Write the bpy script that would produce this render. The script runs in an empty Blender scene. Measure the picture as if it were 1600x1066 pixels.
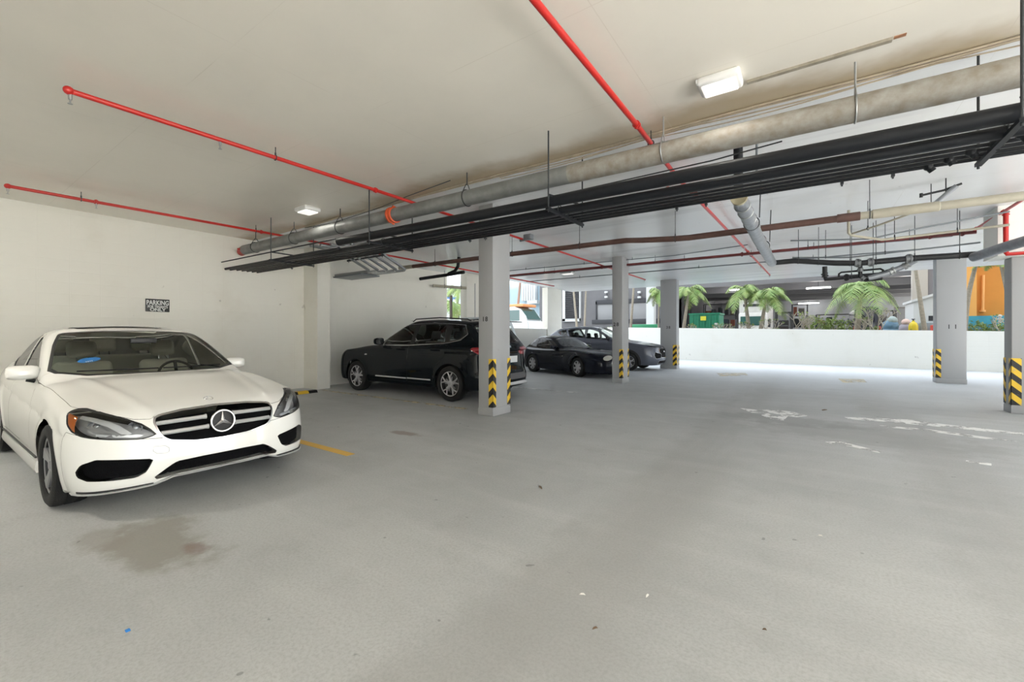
import bpy, bmesh, math, random
import numpy as np
from mathutils import Vector, Matrix
random.seed(7)
np.random.seed(7)
SC = bpy.context.scene
COL = SC.collection
PI = math.pi

# ---------------------------------------------------------------- camera, sky, sun, exposure
YAW = math.radians(34.8)
cam_data = bpy.data.cameras.new('camera')
cam_data.sensor_width = 36.0
cam_data.lens = 667.0 / 1600.0 * 36.0
cam_data.shift_y = -(523.0 - 533.0) / 1600.0 * -1.0
cam_data.clip_start = 0.05
cam_data.clip_end = 400
cam = bpy.data.objects.new('camera', cam_data)
cam.location = (0, 0, 1.4)
cam.rotation_euler = (PI / 2, 0, YAW)
COL.objects.link(cam)
SC.camera = cam

world = bpy.data.worlds.new('sky')
SC.world = world
world.use_nodes = True
bg = world.node_tree.nodes['Background']
bg.inputs[0].default_value = (0.88, 0.94, 1.0, 1)
bg.inputs[1].default_value = 1.12

sun_data = bpy.data.lights.new('sun', 'SUN')
sun_data.energy = 15.0
sun_data.angle = math.radians(1.0)
sun_data.color = (1.0, 0.965, 0.91)
sun = bpy.data.objects.new('sun', sun_data)
_sd = Vector((0.72, -0.36, 0.66)).normalized()
sun.rotation_euler = _sd.to_track_quat('Z', 'Y').to_euler()
sun.location = (20, -20, 30)
COL.objects.link(sun)

SC.view_settings.view_transform = 'Standard'
SC.view_settings.look = 'None'
SC.view_settings.gamma = 1
SC.view_settings.use_curve_mapping = False
SC.view_settings.exposure = 1.68
SC.cycles.use_denoising = True
SC.cycles.max_bounces = 10
SC.cycles.diffuse_bounces = 7
SC.cycles.glossy_bounces = 4
SC.cycles.transparent_max_bounces = 12
SC.cycles.sample_clamp_indirect = 8

# ---------------------------------------------------------------- materials
MATS = {}
def _nt(name):
    m = bpy.data.materials.new(name)
    m.use_nodes = True
    nt = m.node_tree
    return m, nt, nt.nodes['Principled BSDF']

def mat(name, color, rough=0.5, metal=0.0, coat=0.0, emis=None, estr=0.0, var=0.0, vscale=4.0, bump=0.0, bscale=40.0, spec=None, vcol=None):
    if name in MATS: return MATS[name]
    m, nt, b = _nt(name)
    c = (color[0], color[1], color[2], 1)
    b.inputs['Base Color'].default_value = c
    b.inputs['Roughness'].default_value = rough
    b.inputs['Metallic'].default_value = metal
    b.inputs['Coat Weight'].default_value = coat
    b.inputs['Coat Roughness'].default_value = 0.04
    if spec is not None: b.inputs['Specular IOR Level'].default_value = spec
    if emis:
        b.inputs['Emission Color'].default_value = (emis[0], emis[1], emis[2], 1)
        b.inputs['Emission Strength'].default_value = estr
    tc = nt.nodes.new('ShaderNodeTexCoord')
    if var > 0:
        n = nt.nodes.new('ShaderNodeTexNoise'); n.inputs['Scale'].default_value = vscale
        n.inputs['Detail'].default_value = 6; n.inputs['Roughness'].default_value = 0.6
        nt.links.new(tc.outputs['Object'], n.inputs['Vector'])
        r = nt.nodes.new('ShaderNodeValToRGB')
        r.color_ramp.elements[0].position = 0.3; r.color_ramp.elements[1].position = 0.7
        v2 = vcol or tuple(max(0, x * (1 - var)) for x in color[:3])
        r.color_ramp.elements[0].color = (v2[0], v2[1], v2[2], 1)
        r.color_ramp.elements[1].color = c
        nt.links.new(n.outputs['Fac'], r.inputs['Fac'])
        nt.links.new(r.outputs['Color'], b.inputs['Base Color'])
    if bump > 0:
        n = nt.nodes.new('ShaderNodeTexNoise'); n.inputs['Scale'].default_value = bscale
        n.inputs['Detail'].default_value = 4
        nt.links.new(tc.outputs['Object'], n.inputs['Vector'])
        bm_ = nt.nodes.new('ShaderNodeBump'); bm_.inputs['Strength'].default_value = bump
        bm_.inputs['Distance'].default_value = 0.01
        nt.links.new(n.outputs['Fac'], bm_.inputs['Height'])
        nt.links.new(bm_.outputs['Normal'], b.inputs['Normal'])
    MATS[name] = m
    return m

def glass(name, tint=(0.6, 0.68, 0.62), refl=1.5):
    if name in MATS: return MATS[name]
    m = bpy.data.materials.new(name); m.use_nodes = True
    nt = m.node_tree; nt.nodes.clear()
    out = nt.nodes.new('ShaderNodeOutputMaterial')
    tr = nt.nodes.new('ShaderNodeBsdfTransparent'); tr.inputs[0].default_value = (*tint, 1)
    gl = nt.nodes.new('ShaderNodeBsdfGlossy'); gl.inputs['Roughness'].default_value = 0.02
    fr = nt.nodes.new('ShaderNodeFresnel'); fr.inputs[0].default_value = refl
    mx = nt.nodes.new('ShaderNodeMixShader')
    nt.links.new(fr.outputs[0], mx.inputs[0]); nt.links.new(tr.outputs[0], mx.inputs[1])
    nt.links.new(gl.outputs[0], mx.inputs[2]); nt.links.new(mx.outputs[0], out.inputs[0])
    MATS[name] = m
    return m

class G:
    """tiny node-graph helper"""
    def __init__(s, m): s.nt = m.node_tree; s.n = s.nt.nodes; s.l = s.nt.links
    def math(s, op, a, b=None, c=None, clamp=False):
        n = s.n.new('ShaderNodeMath'); n.operation = op; n.use_clamp = clamp
        for i, v in enumerate((a, b, c)):
            if v is None: continue
            if isinstance(v, (int, float)): n.inputs[i].default_value = v
            else: s.l.new(v, n.inputs[i])
        return n.outputs[0]
    def noise(s, vec, scale, detail=5, rough=0.6, dist=0.0):
        n = s.n.new('ShaderNodeTexNoise'); n.inputs['Scale'].default_value = scale
        n.inputs['Detail'].default_value = detail; n.inputs['Roughness'].default_value = rough
        n.inputs['Distortion'].default_value = dist
        s.l.new(vec, n.inputs['Vector']); return n.outputs['Fac']
    def mapping(s, vec, scale=(1, 1, 1), rot=(0, 0, 0), loc=(0, 0, 0)):
        n = s.n.new('ShaderNodeMapping')
        n.inputs['Scale'].default_value = scale; n.inputs['Rotation'].default_value = rot; n.inputs['Location'].default_value = loc
        s.l.new(vec, n.inputs['Vector']); return n.outputs[0]
    def mix(s, fac, a, b, mode='MIX'):
        n = s.n.new('ShaderNodeMix'); n.data_type = 'RGBA'; n.blend_type = mode
        for k, v in ((0, fac), (6, a), (7, b)):
            if isinstance(v, (int, float)): n.inputs[k].default_value = v
            elif isinstance(v, tuple): n.inputs[k].default_value = (v[0], v[1], v[2], 1)
            else: s.l.new(v, n.inputs[k])
        return n.outputs[2]
    def smooth(s, v, lo, hi):
        n = s.n.new('ShaderNodeMapRange'); n.interpolation_type = 'SMOOTHSTEP'
        n.inputs[1].default_value = lo; n.inputs[2].default_value = hi
        s.l.new(v, n.inputs[0]); return n.outputs[0]
    def pos(s):
        n = s.n.new('ShaderNodeTexCoord'); return n.outputs['Object']
    def sep(s, v):
        n = s.n.new('ShaderNodeSeparateXYZ'); s.l.new(v, n.inputs[0]); return n.outputs

def blob(g, X, Y, cx, cy, rx, ry, soft=0.5):
    """elliptic stain mask with a shape of its own"""
    a = g.math('DIVIDE', g.math('SUBTRACT', X, cx), rx)
    b = g.math('DIVIDE', g.math('SUBTRACT', Y, cy), ry)
    d = g.math('SQRT', g.math('ADD', g.math('MULTIPLY', a, a), g.math('MULTIPLY', b, b)))
    return d

# ---------------------------------------------------------------- object helpers
def link(o, parent=None):
    COL.objects.link(o)
    if parent is not None: o.parent = parent
    return o

def tag(o, label=None, cat=None, group=None, kind=None):
    if label: o['label'] = label
    if cat: o['category'] = cat
    if group: o['group'] = group
    if kind: o['kind'] = kind
    return o

def thing(name, label, cat, loc=(0, 0, 0), rz=0.0, group=None):
    o = bpy.data.objects.new(name, None)
    o.empty_display_size = 0.1
    o.location = loc; o.rotation_euler = (0, 0, rz)
    COL.objects.link(o)
    return tag(o, label, cat, group)

def copy_tree(o, parent=None):
    c = o.copy(); COL.objects.link(c)
    if parent is not None: c.parent = parent
    for ch in list(o.children): copy_tree(ch, c)
    return c

class MB:
    def __init__(s): s.v = []; s.f = []; s.mi = []; s.cur = 0
    def add(s, vs, fs):
        o = len(s.v); s.v.extend([tuple(p) for p in vs])
        for f in fs: s.f.append([i + o for i in f]); s.mi.append(s.cur)
        return s
    def box(s, a, b, M=None):
        x0, y0, z0 = [min(a[i], b[i]) for i in range(3)]; x1, y1, z1 = [max(a[i], b[i]) for i in range(3)]
        vs = [(x0,y0,z0),(x1,y0,z0),(x1,y1,z0),(x0,y1,z0),(x0,y0,z1),(x1,y0,z1),(x1,y1,z1),(x0,y1,z1)]
        if M is not None: vs = [M @ Vector(p) for p in vs]
        return s.add(vs, [(0,3,2,1),(4,5,6,7),(0,1,5,4),(1,2,6,5),(2,3,7,6),(3,0,4,7)])
    def bbox(s, a, b, r=0.02, M=None):
        """box with chamfered edges"""
        x0, y0, z0 = [min(a[i], b[i]) for i in range(3)]; x1, y1, z1 = [max(a[i], b[i]) for i in range(3)]
        bm = bmesh.new()
        bmesh.ops.create_cube(bm, size=1)
        for v in bm.verts:
            v.co = Vector(((x0+x1)/2 + v.co.x*(x1-x0), (y0+y1)/2 + v.co.y*(y1-y0), (z0+z1)/2 + v.co.z*(z1-z0)))
        r = min(r, (x1-x0)*.49, (y1-y0)*.49, (z1-z0)*.49)
        bmesh.ops.bevel(bm, geom=bm.edges[:], offset=r, segments=3, profile=0.5, affect='EDGES')
        bm.verts.index_update()
        vs = [(M @ v.co) if M is not None else v.co.copy() for v in bm.verts]
        fs = [[v.index for v in f.verts] for f in bm.faces]
        bm.free()
        return s.add(vs, fs)
    def tube(s, pts, r, n=12, cap=True, closed=False):
        pts = [Vector(p) for p in pts]; N = len(pts)
        rs = r if isinstance(r, (list, tuple)) else [r] * N
        o = len(s.v); up = None
        for i, p in enumerate(pts):
            if closed: t = (pts[(i+1) % N] - pts[i-1])
            elif i == 0: t = pts[1] - p
            elif i == N-1: t = p - pts[-2]
            else: t = (pts[i+1]-p).normalized() + (p-pts[i-1]).normalized()
            t.normalize()
            if up is None: up = Vector((0,0,1)) if abs(t.z) < 0.9 else Vector((1,0,0))
            a = t.cross(up).normalized(); b = a.cross(t).normalized(); up = b
            for k in range(n):
                th = 2*PI*k/n
                s.v.append(tuple(p + (a*math.cos(th) + b*math.sin(th))*rs[i]))
        m = N if closed else N-1
        for i in range(m):
            j = (i+1) % N
            for k in range(n):
                k2 = (k+1) % n
                s.f.append([o+i*n+k, o+i*n+k2, o+j*n+k2, o+j*n+k]); s.mi.append(s.cur)
        if cap and not closed:
            s.f.append([o+k for k in range(n)]); s.mi.append(s.cur)
            s.f.append([o+(N-1)*n+k for k in reversed(range(n))]); s.mi.append(s.cur)
        return s
    def lathe(s, prof, n=32, M=None, cap=False):
        """profile (r, h) revolved round local Y axis (h along y)"""
        o = len(s.v); m = len(prof)
        for i, (r, h) in enumerate(prof):
            for k in range(n):
                th = 2*PI*k/n
                p = Vector((r*math.cos(th), h, r*math.sin(th)))
                s.v.append(tuple(M @ p if M is not None else p))
        for i in range(m-1):
            for k in range(n):
                k2 = (k+1) % n
                s.f.append([o+i*n+k, o+(i+1)*n+k, o+(i+1)*n+k2, o+i*n+k2]); s.mi.append(s.cur)
        if cap:
            s.f.append([o+k for k in range(n)]); s.mi.append(s.cur)
            s.f.append([o+(m-1)*n+k for k in reversed(range(n))]); s.mi.append(s.cur)
        return s
    def prism(s, poly, d0, d1, axis='y', M=None):
        """extrude 2-D polygon along axis; poly coords are the two other axes in order"""
        n = len(poly); vs = []
        for d in (d0, d1):
            for (a, b) in poly:
                p = {'x': (d, a, b), 'y': (a, d, b), 'z': (a, b, d)}[axis]
                vs.append(M @ Vector(p) if M is not None else p)
        fs = [list(range(n)), list(range(2*n-1, n-1, -1))]
        for i in range(n):
            j = (i+1) % n
            fs.append([i, i+n, j+n, j])
        return s.add(vs, fs)
    def ball(s, c, r, n=16, sc=(1,1,1)):
        prof = [(max(1e-4, r*math.sin(PI*i/(n//2))), -r*math.cos(PI*i/(n//2))) for i in range(n//2+1)]
        M = Matrix.Translation(c) @ Matrix.Diagonal((sc[0], sc[1], sc[2], 1))
        return s.lathe(prof, n, M)
    def build(s, name, m, parent=None, smooth=True, ang=35, **kw):
        me = bpy.data.meshes.new(name)
        me.from_pydata(s.v, [], s.f)
        ms = m if isinstance(m, (list, tuple)) else [m]
        for x in ms: me.materials.append(x)
        if len(ms) > 1:
            me.polygons.foreach_set('material_index', s.mi)
        bm = bmesh.new(); bm.from_mesh(me)
        bmesh.ops.recalc_face_normals(bm, faces=bm.faces[:])
        bm.to_mesh(me); bm.free()
        if smooth:
            me.polygons.foreach_set('use_smooth', [True]*len(me.polygons))
            try: me.set_sharp_from_angle(angle=math.radians(ang))
            except Exception: pass
        o = bpy.data.objects.new(name, me)
        link(o, parent)
        if kw: tag(o, **kw)
        return o

def struct(name, mb, m, **kw):
    o = mb.build(name, m, smooth=False)
    o['kind'] = 'structure'
    for k, v in kw.items(): o[k] = v
    return o

def text(name, body, m, size, loc, rot, parent=None, extrude=0.001, sx=1.0, align='CENTER', bold=0.0, spacing=1.0):
    cu = bpy.data.curves.new(name, 'FONT')
    cu.body = body; cu.size = size; cu.extrude = extrude; cu.offset = bold
    cu.align_x = align; cu.align_y = 'CENTER'; cu.space_character = spacing
    cu.materials.append(m)
    tmp = bpy.data.objects.new('tmp_text', cu); COL.objects.link(tmp)
    bpy.context.view_layer.update()
    me = bpy.data.meshes.new_from_object(tmp.evaluated_get(bpy.context.evaluated_depsgraph_get()))
    bpy.data.objects.remove(tmp); me.name = name
    o = bpy.data.objects.new(name, me)
    o.location = loc; o.rotation_euler = rot; o.scale = (sx, 1, 1)
    return link(o, parent)

_S, _C = 0.571, 0.8208
def ray(x):
    return (-380.9 + _C*(x-800), 547.5 + _S*(x-800))
def atY(x, y, Y):
    """point of the place seen at photo pixel (x,y) that lies at depth coordinate Y"""
    dx, dy = ray(x); t = Y/dy
    return Vector((dx*t, Y, 1.4 + (523-y)*t))
def atX(x, y, X):
    dx, dy = ray(x); t = X/dx
    return Vector((X, dy*t, 1.4 + (523-y)*t))
def atZ(x, y, Z):
    dx, dy = ray(x); t = (Z-1.4)/(523-y)
    return Vector((dx*t, dy*t, Z))
# ---------------------------------------------------------------- implicit car bodies
def spline(pts):
    """smooth Catmull-Rom table through (x, v) pairs -> function"""
    xs = [p[0] for p in pts]; vs = [p[1] for p in pts]
    if xs[0] > xs[-1]: xs, vs = xs[::-1], vs[::-1]
    X, V = [], []
    n = len(xs)
    for i in range(n-1):
        m0 = (vs[i+1]-vs[max(i-1,0)])/(xs[i+1]-xs[max(i-1,0)])
        m1 = (vs[min(i+2,n-1)]-vs[i])/(xs[min(i+2,n-1)]-xs[i])
        h = xs[i+1]-xs[i]
        for k in range(12):
            t = k/12
            X.append(xs[i]+h*t)
            V.append((2*t**3-3*t**2+1)*vs[i]+(t**3-2*t**2+t)*h*m0+(-2*t**3+3*t**2)*vs[i+1]+(t**3-t**2)*h*m1)
    X.append(xs[-1]); V.append(vs[-1])
    X = np.array(X); V = np.array(V)
    return lambda q: np.interp(q, X, V)

def smax(a, b, k):
    h = np.maximum(k-np.abs(a-b), 0)/k
    return np.maximum(a, b)+h*h*k*0.25
def smin(a, b, k): return -smax(-a, -b, k)

def surface_nets(F, lo, hi, h):
    nx, ny, nz = [int(math.ceil((hi[i]-lo[i])/h))+1 for i in range(3)]
    x = lo[0]+h*np.arange(nx); y = lo[1]+h*np.arange(ny); z = lo[2]+h*np.arange(nz)
    X, Y, Z = np.meshgrid(x, y, z, indexing='ij')
    D = F(X, Y, Z)
    S = D < 0
    cs = np.zeros((nx-1, ny-1, nz-1), int)
    for a in (0, 1):
        for b in (0, 1):
            for c in (0, 1): cs += S[a:nx-1+a, b:ny-1+b, c:nz-1+c]
    act = (cs > 0) & (cs < 8)
    idx = -np.ones(act.shape, int); ii = np.argwhere(act); idx[act] = np.arange(len(ii))
    acc = np.zeros((len(ii), 3)); cnt = np.zeros(len(ii))
    I, J, K = ii[:,0], ii[:,1], ii[:,2]
    corners = [(a,b,c) for a in (0,1) for b in (0,1) for c in (0,1)]
    for p in corners:
        for ax in range(3):
            if p[ax]: continue
            q = list(p); q[ax] = 1
            d0 = D[I+p[0], J+p[1], K+p[2]]; d1 = D[I+q[0], J+q[1], K+q[2]]
            mk = (d0 < 0) != (d1 < 0)
            t = np.where(mk, d0/np.where(mk, d0-d1, 1), 0)
            P = np.stack([I+p[0], J+p[1], K+p[2]], 1).astype(float); P[:, ax] += t
            acc[mk] += P[mk]; cnt[mk] += 1
    V = acc/cnt[:, None]*h+np.array(lo)
    Q = []
    for ax in range(3):
        o1, o2 = (ax+1) % 3, (ax+2) % 3
        sl0 = [slice(None)]*3; sl1 = [slice(None)]*3
        sl0[ax] = slice(0, -1); sl1[ax] = slice(1, None)
        ch = S[tuple(sl0)] != S[tuple(sl1)]
        E = np.argwhere(ch)
        ok = (E[:, o1] > 0) & (E[:, o2] > 0) & (E[:, o1] < D.shape[o1]-1) & (E[:, o2] < D.shape[o2]-1)
        E = E[ok]
        inside = S[E[:,0], E[:,1], E[:,2]]
        def cell(d1, d2):
            C = E.copy(); C[:, o1] -= d1; C[:, o2] -= d2
            return idx[C[:,0], C[:,1], C[:,2]]
        q = np.stack([cell(1,1), cell(0,1), cell(0,0), cell(1,0)], 1)
        q[~inside] = q[~inside][:, ::-1]
        Q.append(q)
    Q = np.concatenate(Q)
    for _ in range(3):
        g, f = grad(F, V); g2 = (g*g).sum(1)+1e-9
        st = (f/g2)[:, None]*g
        ln = np.linalg.norm(st, axis=1, keepdims=True)
        st *= np.minimum(1, 0.5*h/np.maximum(ln, 1e-9))
        V = V-st
    return V, Q

def grad(F, V, e=1e-3):
    f = F(V[:,0], V[:,1], V[:,2]); g = np.zeros_like(V)
    for a in range(3):
        W = V.copy(); W[:, a] += e
        g[:, a] = (F(W[:,0], W[:,1], W[:,2])-f)/e
    return g, f

class Skin:
    """a polygon skin that can be cut along the zero line of any function of position"""
    def __init__(s, V, Q):
        s.V = V; s.faces = [tuple(q) for q in Q.tolist()]
    def cut(s, fn, faces):
        """-> (inside faces, outside faces); fn(V)->values, negative inside"""
        if not faces: return [], []
        d = fn(s.V)
        d = np.where(np.abs(d) < 1e-6, 1e-6, d)
        dl = d.tolist(); neg = (d < 0).tolist()
        ins, outs, cache = [], [], {}
        newV = []; base = len(s.V); VV = s.V
        for f in faces:
            k = 0
            for i in f:
                if neg[i]: k += 1
            n = len(f)
            if k == n: ins.append(f); continue
            if k == 0: outs.append(f); continue
            a, b = [], []
            for j in range(n):
                i0 = f[j]; i1 = f[(j+1) % n]
                (a if neg[i0] else b).append(i0)
                if neg[i0] != neg[i1]:
                    key = (i0, i1) if i0 < i1 else (i1, i0)
                    if key not in cache:
                        t = dl[key[0]]/(dl[key[0]]-dl[key[1]])
                        cache[key] = base+len(newV)
                        newV.append(VV[key[0]]*(1-t)+VV[key[1]]*t)
                    a.append(cache[key]); b.append(cache[key])
            if len(a) > 2: ins.append(tuple(a))
            if len(b) > 2: outs.append(tuple(b))
        if newV: s.V = np.vstack([s.V, np.array(newV)])
        return ins, outs
    def emit(s, F, faces, name, m, parent=None, off=0.0, thick=0.0):
        if not faces: return None
        used = sorted({i for f in faces for i in f}); mp = {g: k for k, g in enumerate(used)}
        P = s.V[used]
        g, _ = grad(F, P); g /= np.maximum(np.linalg.norm(g, axis=1, keepdims=True), 1e-9)
        if off: P = P+g*off
        me = bpy.data.meshes.new(name)
        me.from_pydata(P.tolist(), [], [[mp[i] for i in f] for f in faces])
        me.materials.append(m)
        me.polygons.foreach_set('use_smooth', [True]*len(me.polygons))
        me.validate()
        if len(me.vertices) == len(P):
            me.normals_split_custom_set_from_vertices(g.tolist())
        o = bpy.data.objects.new(name, me)
        if thick:
            md = o.modifiers.new('thickness', 'SOLIDIFY'); md.thickness = thick; md.offset = -1
        return link(o, parent)

def poly_sdf(P, poly, r=0.0):
    """signed distance of 2-D points P (n,2) to a closed polygon; r rounds corners outwards"""
    poly = np.array(poly, float); n = len(poly)
    d = np.full(len(P), 1e9); inside = np.zeros(len(P), bool)
    for i in range(n):
        a = poly[i]; b = poly[(i+1) % n]
        e = b-a; w = P-a
        t = np.clip((w@e)/max(e@e, 1e-12), 0, 1)
        q = w-t[:, None]*e
        d = np.minimum(d, (q*q).sum(1))
        c = ((a[1] <= P[:,1]) & (P[:,1] < b[1])) | ((b[1] <= P[:,1]) & (P[:,1] < a[1]))
        with np.errstate(divide='ignore', invalid='ignore'):
            xx = a[0]+(P[:,1]-a[1])*(e[0]/(e[1] if e[1] != 0 else 1e-12))
        inside ^= c & (P[:,0] < xx)
    d = np.sqrt(d)
    return np.where(inside, -d, d)-r

def smoothpoly(pts, it=2):
    """Chaikin corner cutting"""
    for _ in range(it):
        q = []
        n = len(pts)
        for i in range(n):
            a, b = pts[i], pts[(i+1) % n]
            q.append((a[0]*.75+b[0]*.25, a[1]*.75+b[1]*.25)); q.append((a[0]*.25+b[0]*.75, a[1]*.25+b[1]*.75))
        pts = q
    return pts

# projections used to draw outlines on a body
def v_side(sgn=0, ymin=0.3):
    def f(V, poly, r=0):
        d = poly_sdf(V[:, [0, 2]], poly, r)
        if sgn: d = np.maximum(d, ymin-V[:,1]*sgn)
        else: d = np.maximum(d, ymin-np.abs(V[:,1]))
        return d
    return f
def v_top(zmin=0.6):
    return lambda V, poly, r=0: np.maximum(poly_sdf(V[:, [0, 1]], poly, r), zmin-V[:,2])
def v_front(sgn=1, xmin=0.3):
    return lambda V, poly, r=0: np.maximum(poly_sdf(V[:, [1, 2]], poly, r), xmin-V[:,0]*sgn)
def v_diag(side, sgn=1, xref=0.0, xmin=0.0):
    """corner view: u = |y|cos45 - x sin45 (x measured towards that end)"""
    def f(V, poly, r=0):
        u = (V[:,1]*side-(V[:,0]*sgn-xref))*0.70711
        d = poly_sdf(np.stack([u, V[:,2]], 1), poly, r)
        return np.maximum(np.maximum(d, -V[:,1]*side+0.02), xmin-V[:,0]*sgn)
    return f

def make_F(sp):
    T = spline(sp['top']); P = spline(sp['plan']); SZ = spline(sp['sect'])
    GW = spline(sp['gwidth']); NZ = spline(sp['nosez']); TZ = spline(sp['tailz'])
    W = sp['w']; xf = sp['nose']; xr = sp['tail']; wb = sp['wb']; cr = sp.get('crown', 0.05)
    ws = sp['ws']; rw = sp['rw']; RT = spline(sp['roof']); flare = sp.get('flare', 0.012)
    ra = sp['arch']; kf = sp.get('kf', 0.07); nq = sp.get('noseq', (0.22, 0.20)); tq = sp.get('tailq', (0.16, 0.16))
    crease = sp.get('crease'); ribs = sp.get('ribs')
    zb = sp.get('bottom', 0.19); kg = sp.get('kg', 0.10); kt = sp.get('kt', 0.07)
    CR = spline(crease) if crease else None
    kw = sp.get('kw', 0.16)
    LP = spline(sp['lip']) if 'lip' in sp else None
    def F(x, y, z):
        ay = np.abs(y); q = ay/W
        r1 = np.sqrt(x**2+(z-sp['rz'])**2); r2 = np.sqrt((x+wb)**2+(z-sp['rz'])**2)
        w = P(x)-SZ(z)+flare*(np.exp(-((r1-ra)/0.06)**2)+np.exp(-((r2-ra)/0.06)**2))
        if CR is not None: w = w-0.011*np.exp(-np.abs(z-CR(x)+0.02)/0.05)*(z < CR(x))-0.004*np.exp(-np.abs(z-CR(x))/0.03)
        side = ay-w
        top = T(x)-cr*q**2.5
        if ribs: top = top+ribs[1]*np.exp(-((ay-(ribs[0]+ribs[2]*(x-xf)))/0.05)**2)*(x > ws[0]-0.1)
        tp = (z-top)*0.95
        fr = x-(xf-nq[0]*q**2-nq[1]*q**6-NZ(z))
        re = (xr+tq[0]*q**2+tq[1]*q**6+TZ(z))-x
        d = smax(side, tp, kt)
        d = smax(d, fr*0.95, kf); d = smax(d, re*0.95, kf)
        if LP is not None: d = smax(d, np.where(x > 0.36, LP(ay), zb)-z, 0.02)
        else: d = smax(d, zb-z, 0.03)
        # cabin
        gs = (ay-(GW(z)-sp.get('gtaper', 0.05)*((x+1.5)/1.6)**2))*0.97
        wsx = ws[0]+(z-ws[1])*(ws[2]-ws[0])/(ws[3]-ws[1])
        sl = abs((ws[3]-ws[1])/(ws[2]-ws[0])); s1 = sl/math.sqrt(1+sl*sl)
        gf = (x-wsx+kw*(ay/0.7)**2)*s1
        rwx = rw[0]+(z-rw[1])*(rw[2]-rw[0])/(rw[3]-rw[1])
        sl = abs((rw[3]-rw[1])/(rw[2]-rw[0])); s2 = sl/math.sqrt(1+sl*sl)
        gr = (rwx-x+0.10*(ay/0.7)**2)*s2
        gt = z-(RT(x)-0.045*(ay/0.6)**2)
        g = smax(gs, gt, kg)
        g = smax(g, gf, 0.09); g = smax(g, gr, sp.get('kr', 0.12))
        g = np.maximum(g, min(ws[1], rw[1])-0.10-z)
        return smin(d, g, 0.025)
    return F

BLACK = mat('black_plastic', (0.012, 0.012, 0.013), 0.45)
MESHB = mat('black_mesh', (0.004, 0.004, 0.005), 0.6, bump=1.0, bscale=160, spec=0.12)
TYRE = mat('tyre_rubber', (0.010, 0.010, 0.010), 0.8, bump=0.4, bscale=120)
CHROME = mat('chrome', (0.62, 0.62, 0.64), 0.2, 0.9)
SILVER = mat('silver_paint', (0.60, 0.61, 0.62), 0.3, 0.45)
RIMGREY = mat('rim_grey', (0.26, 0.265, 0.275), 0.35, 0.35)
RIMSILVER = mat('rim_silver', (0.48, 0.48, 0.50), 0.32, 0.5)
DARK = mat('dark_void', (0.01, 0.01, 0.01), 0.9)
RED = mat('lamp_red', (0.35, 0.01, 0.02), 0.15, coat=0.8)
ORANGEL = mat('amber_lens', (0.75, 0.22, 0.05), 0.2, coat=0.8)
LAMPG = glass('lamp_glass', (0.88, 0.9, 0.92), 1.45)
LAMPIN = mat('lamp_bowl', (0.62, 0.63, 0.65), 0.2, 0.7)
CABGLASS = glass('car_glass', (0.93, 0.97, 0.93), 1.32)
TINTGLASS = glass('tinted_glass', (0.30, 0.34, 0.33), 1.5)
SMOKEGLASS = glass('smoked_glass', (0.93, 0.97, 0.95), 1.35)
SEATBEIGE = mat('seat_beige', (0.62, 0.61, 0.53), 0.7)
SEATBLACK = mat('seat_black', (0.03, 0.03, 0.032), 0.6)
CABIN = mat('cabin_grey', (0.13, 0.13, 0.125), 0.8)

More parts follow.
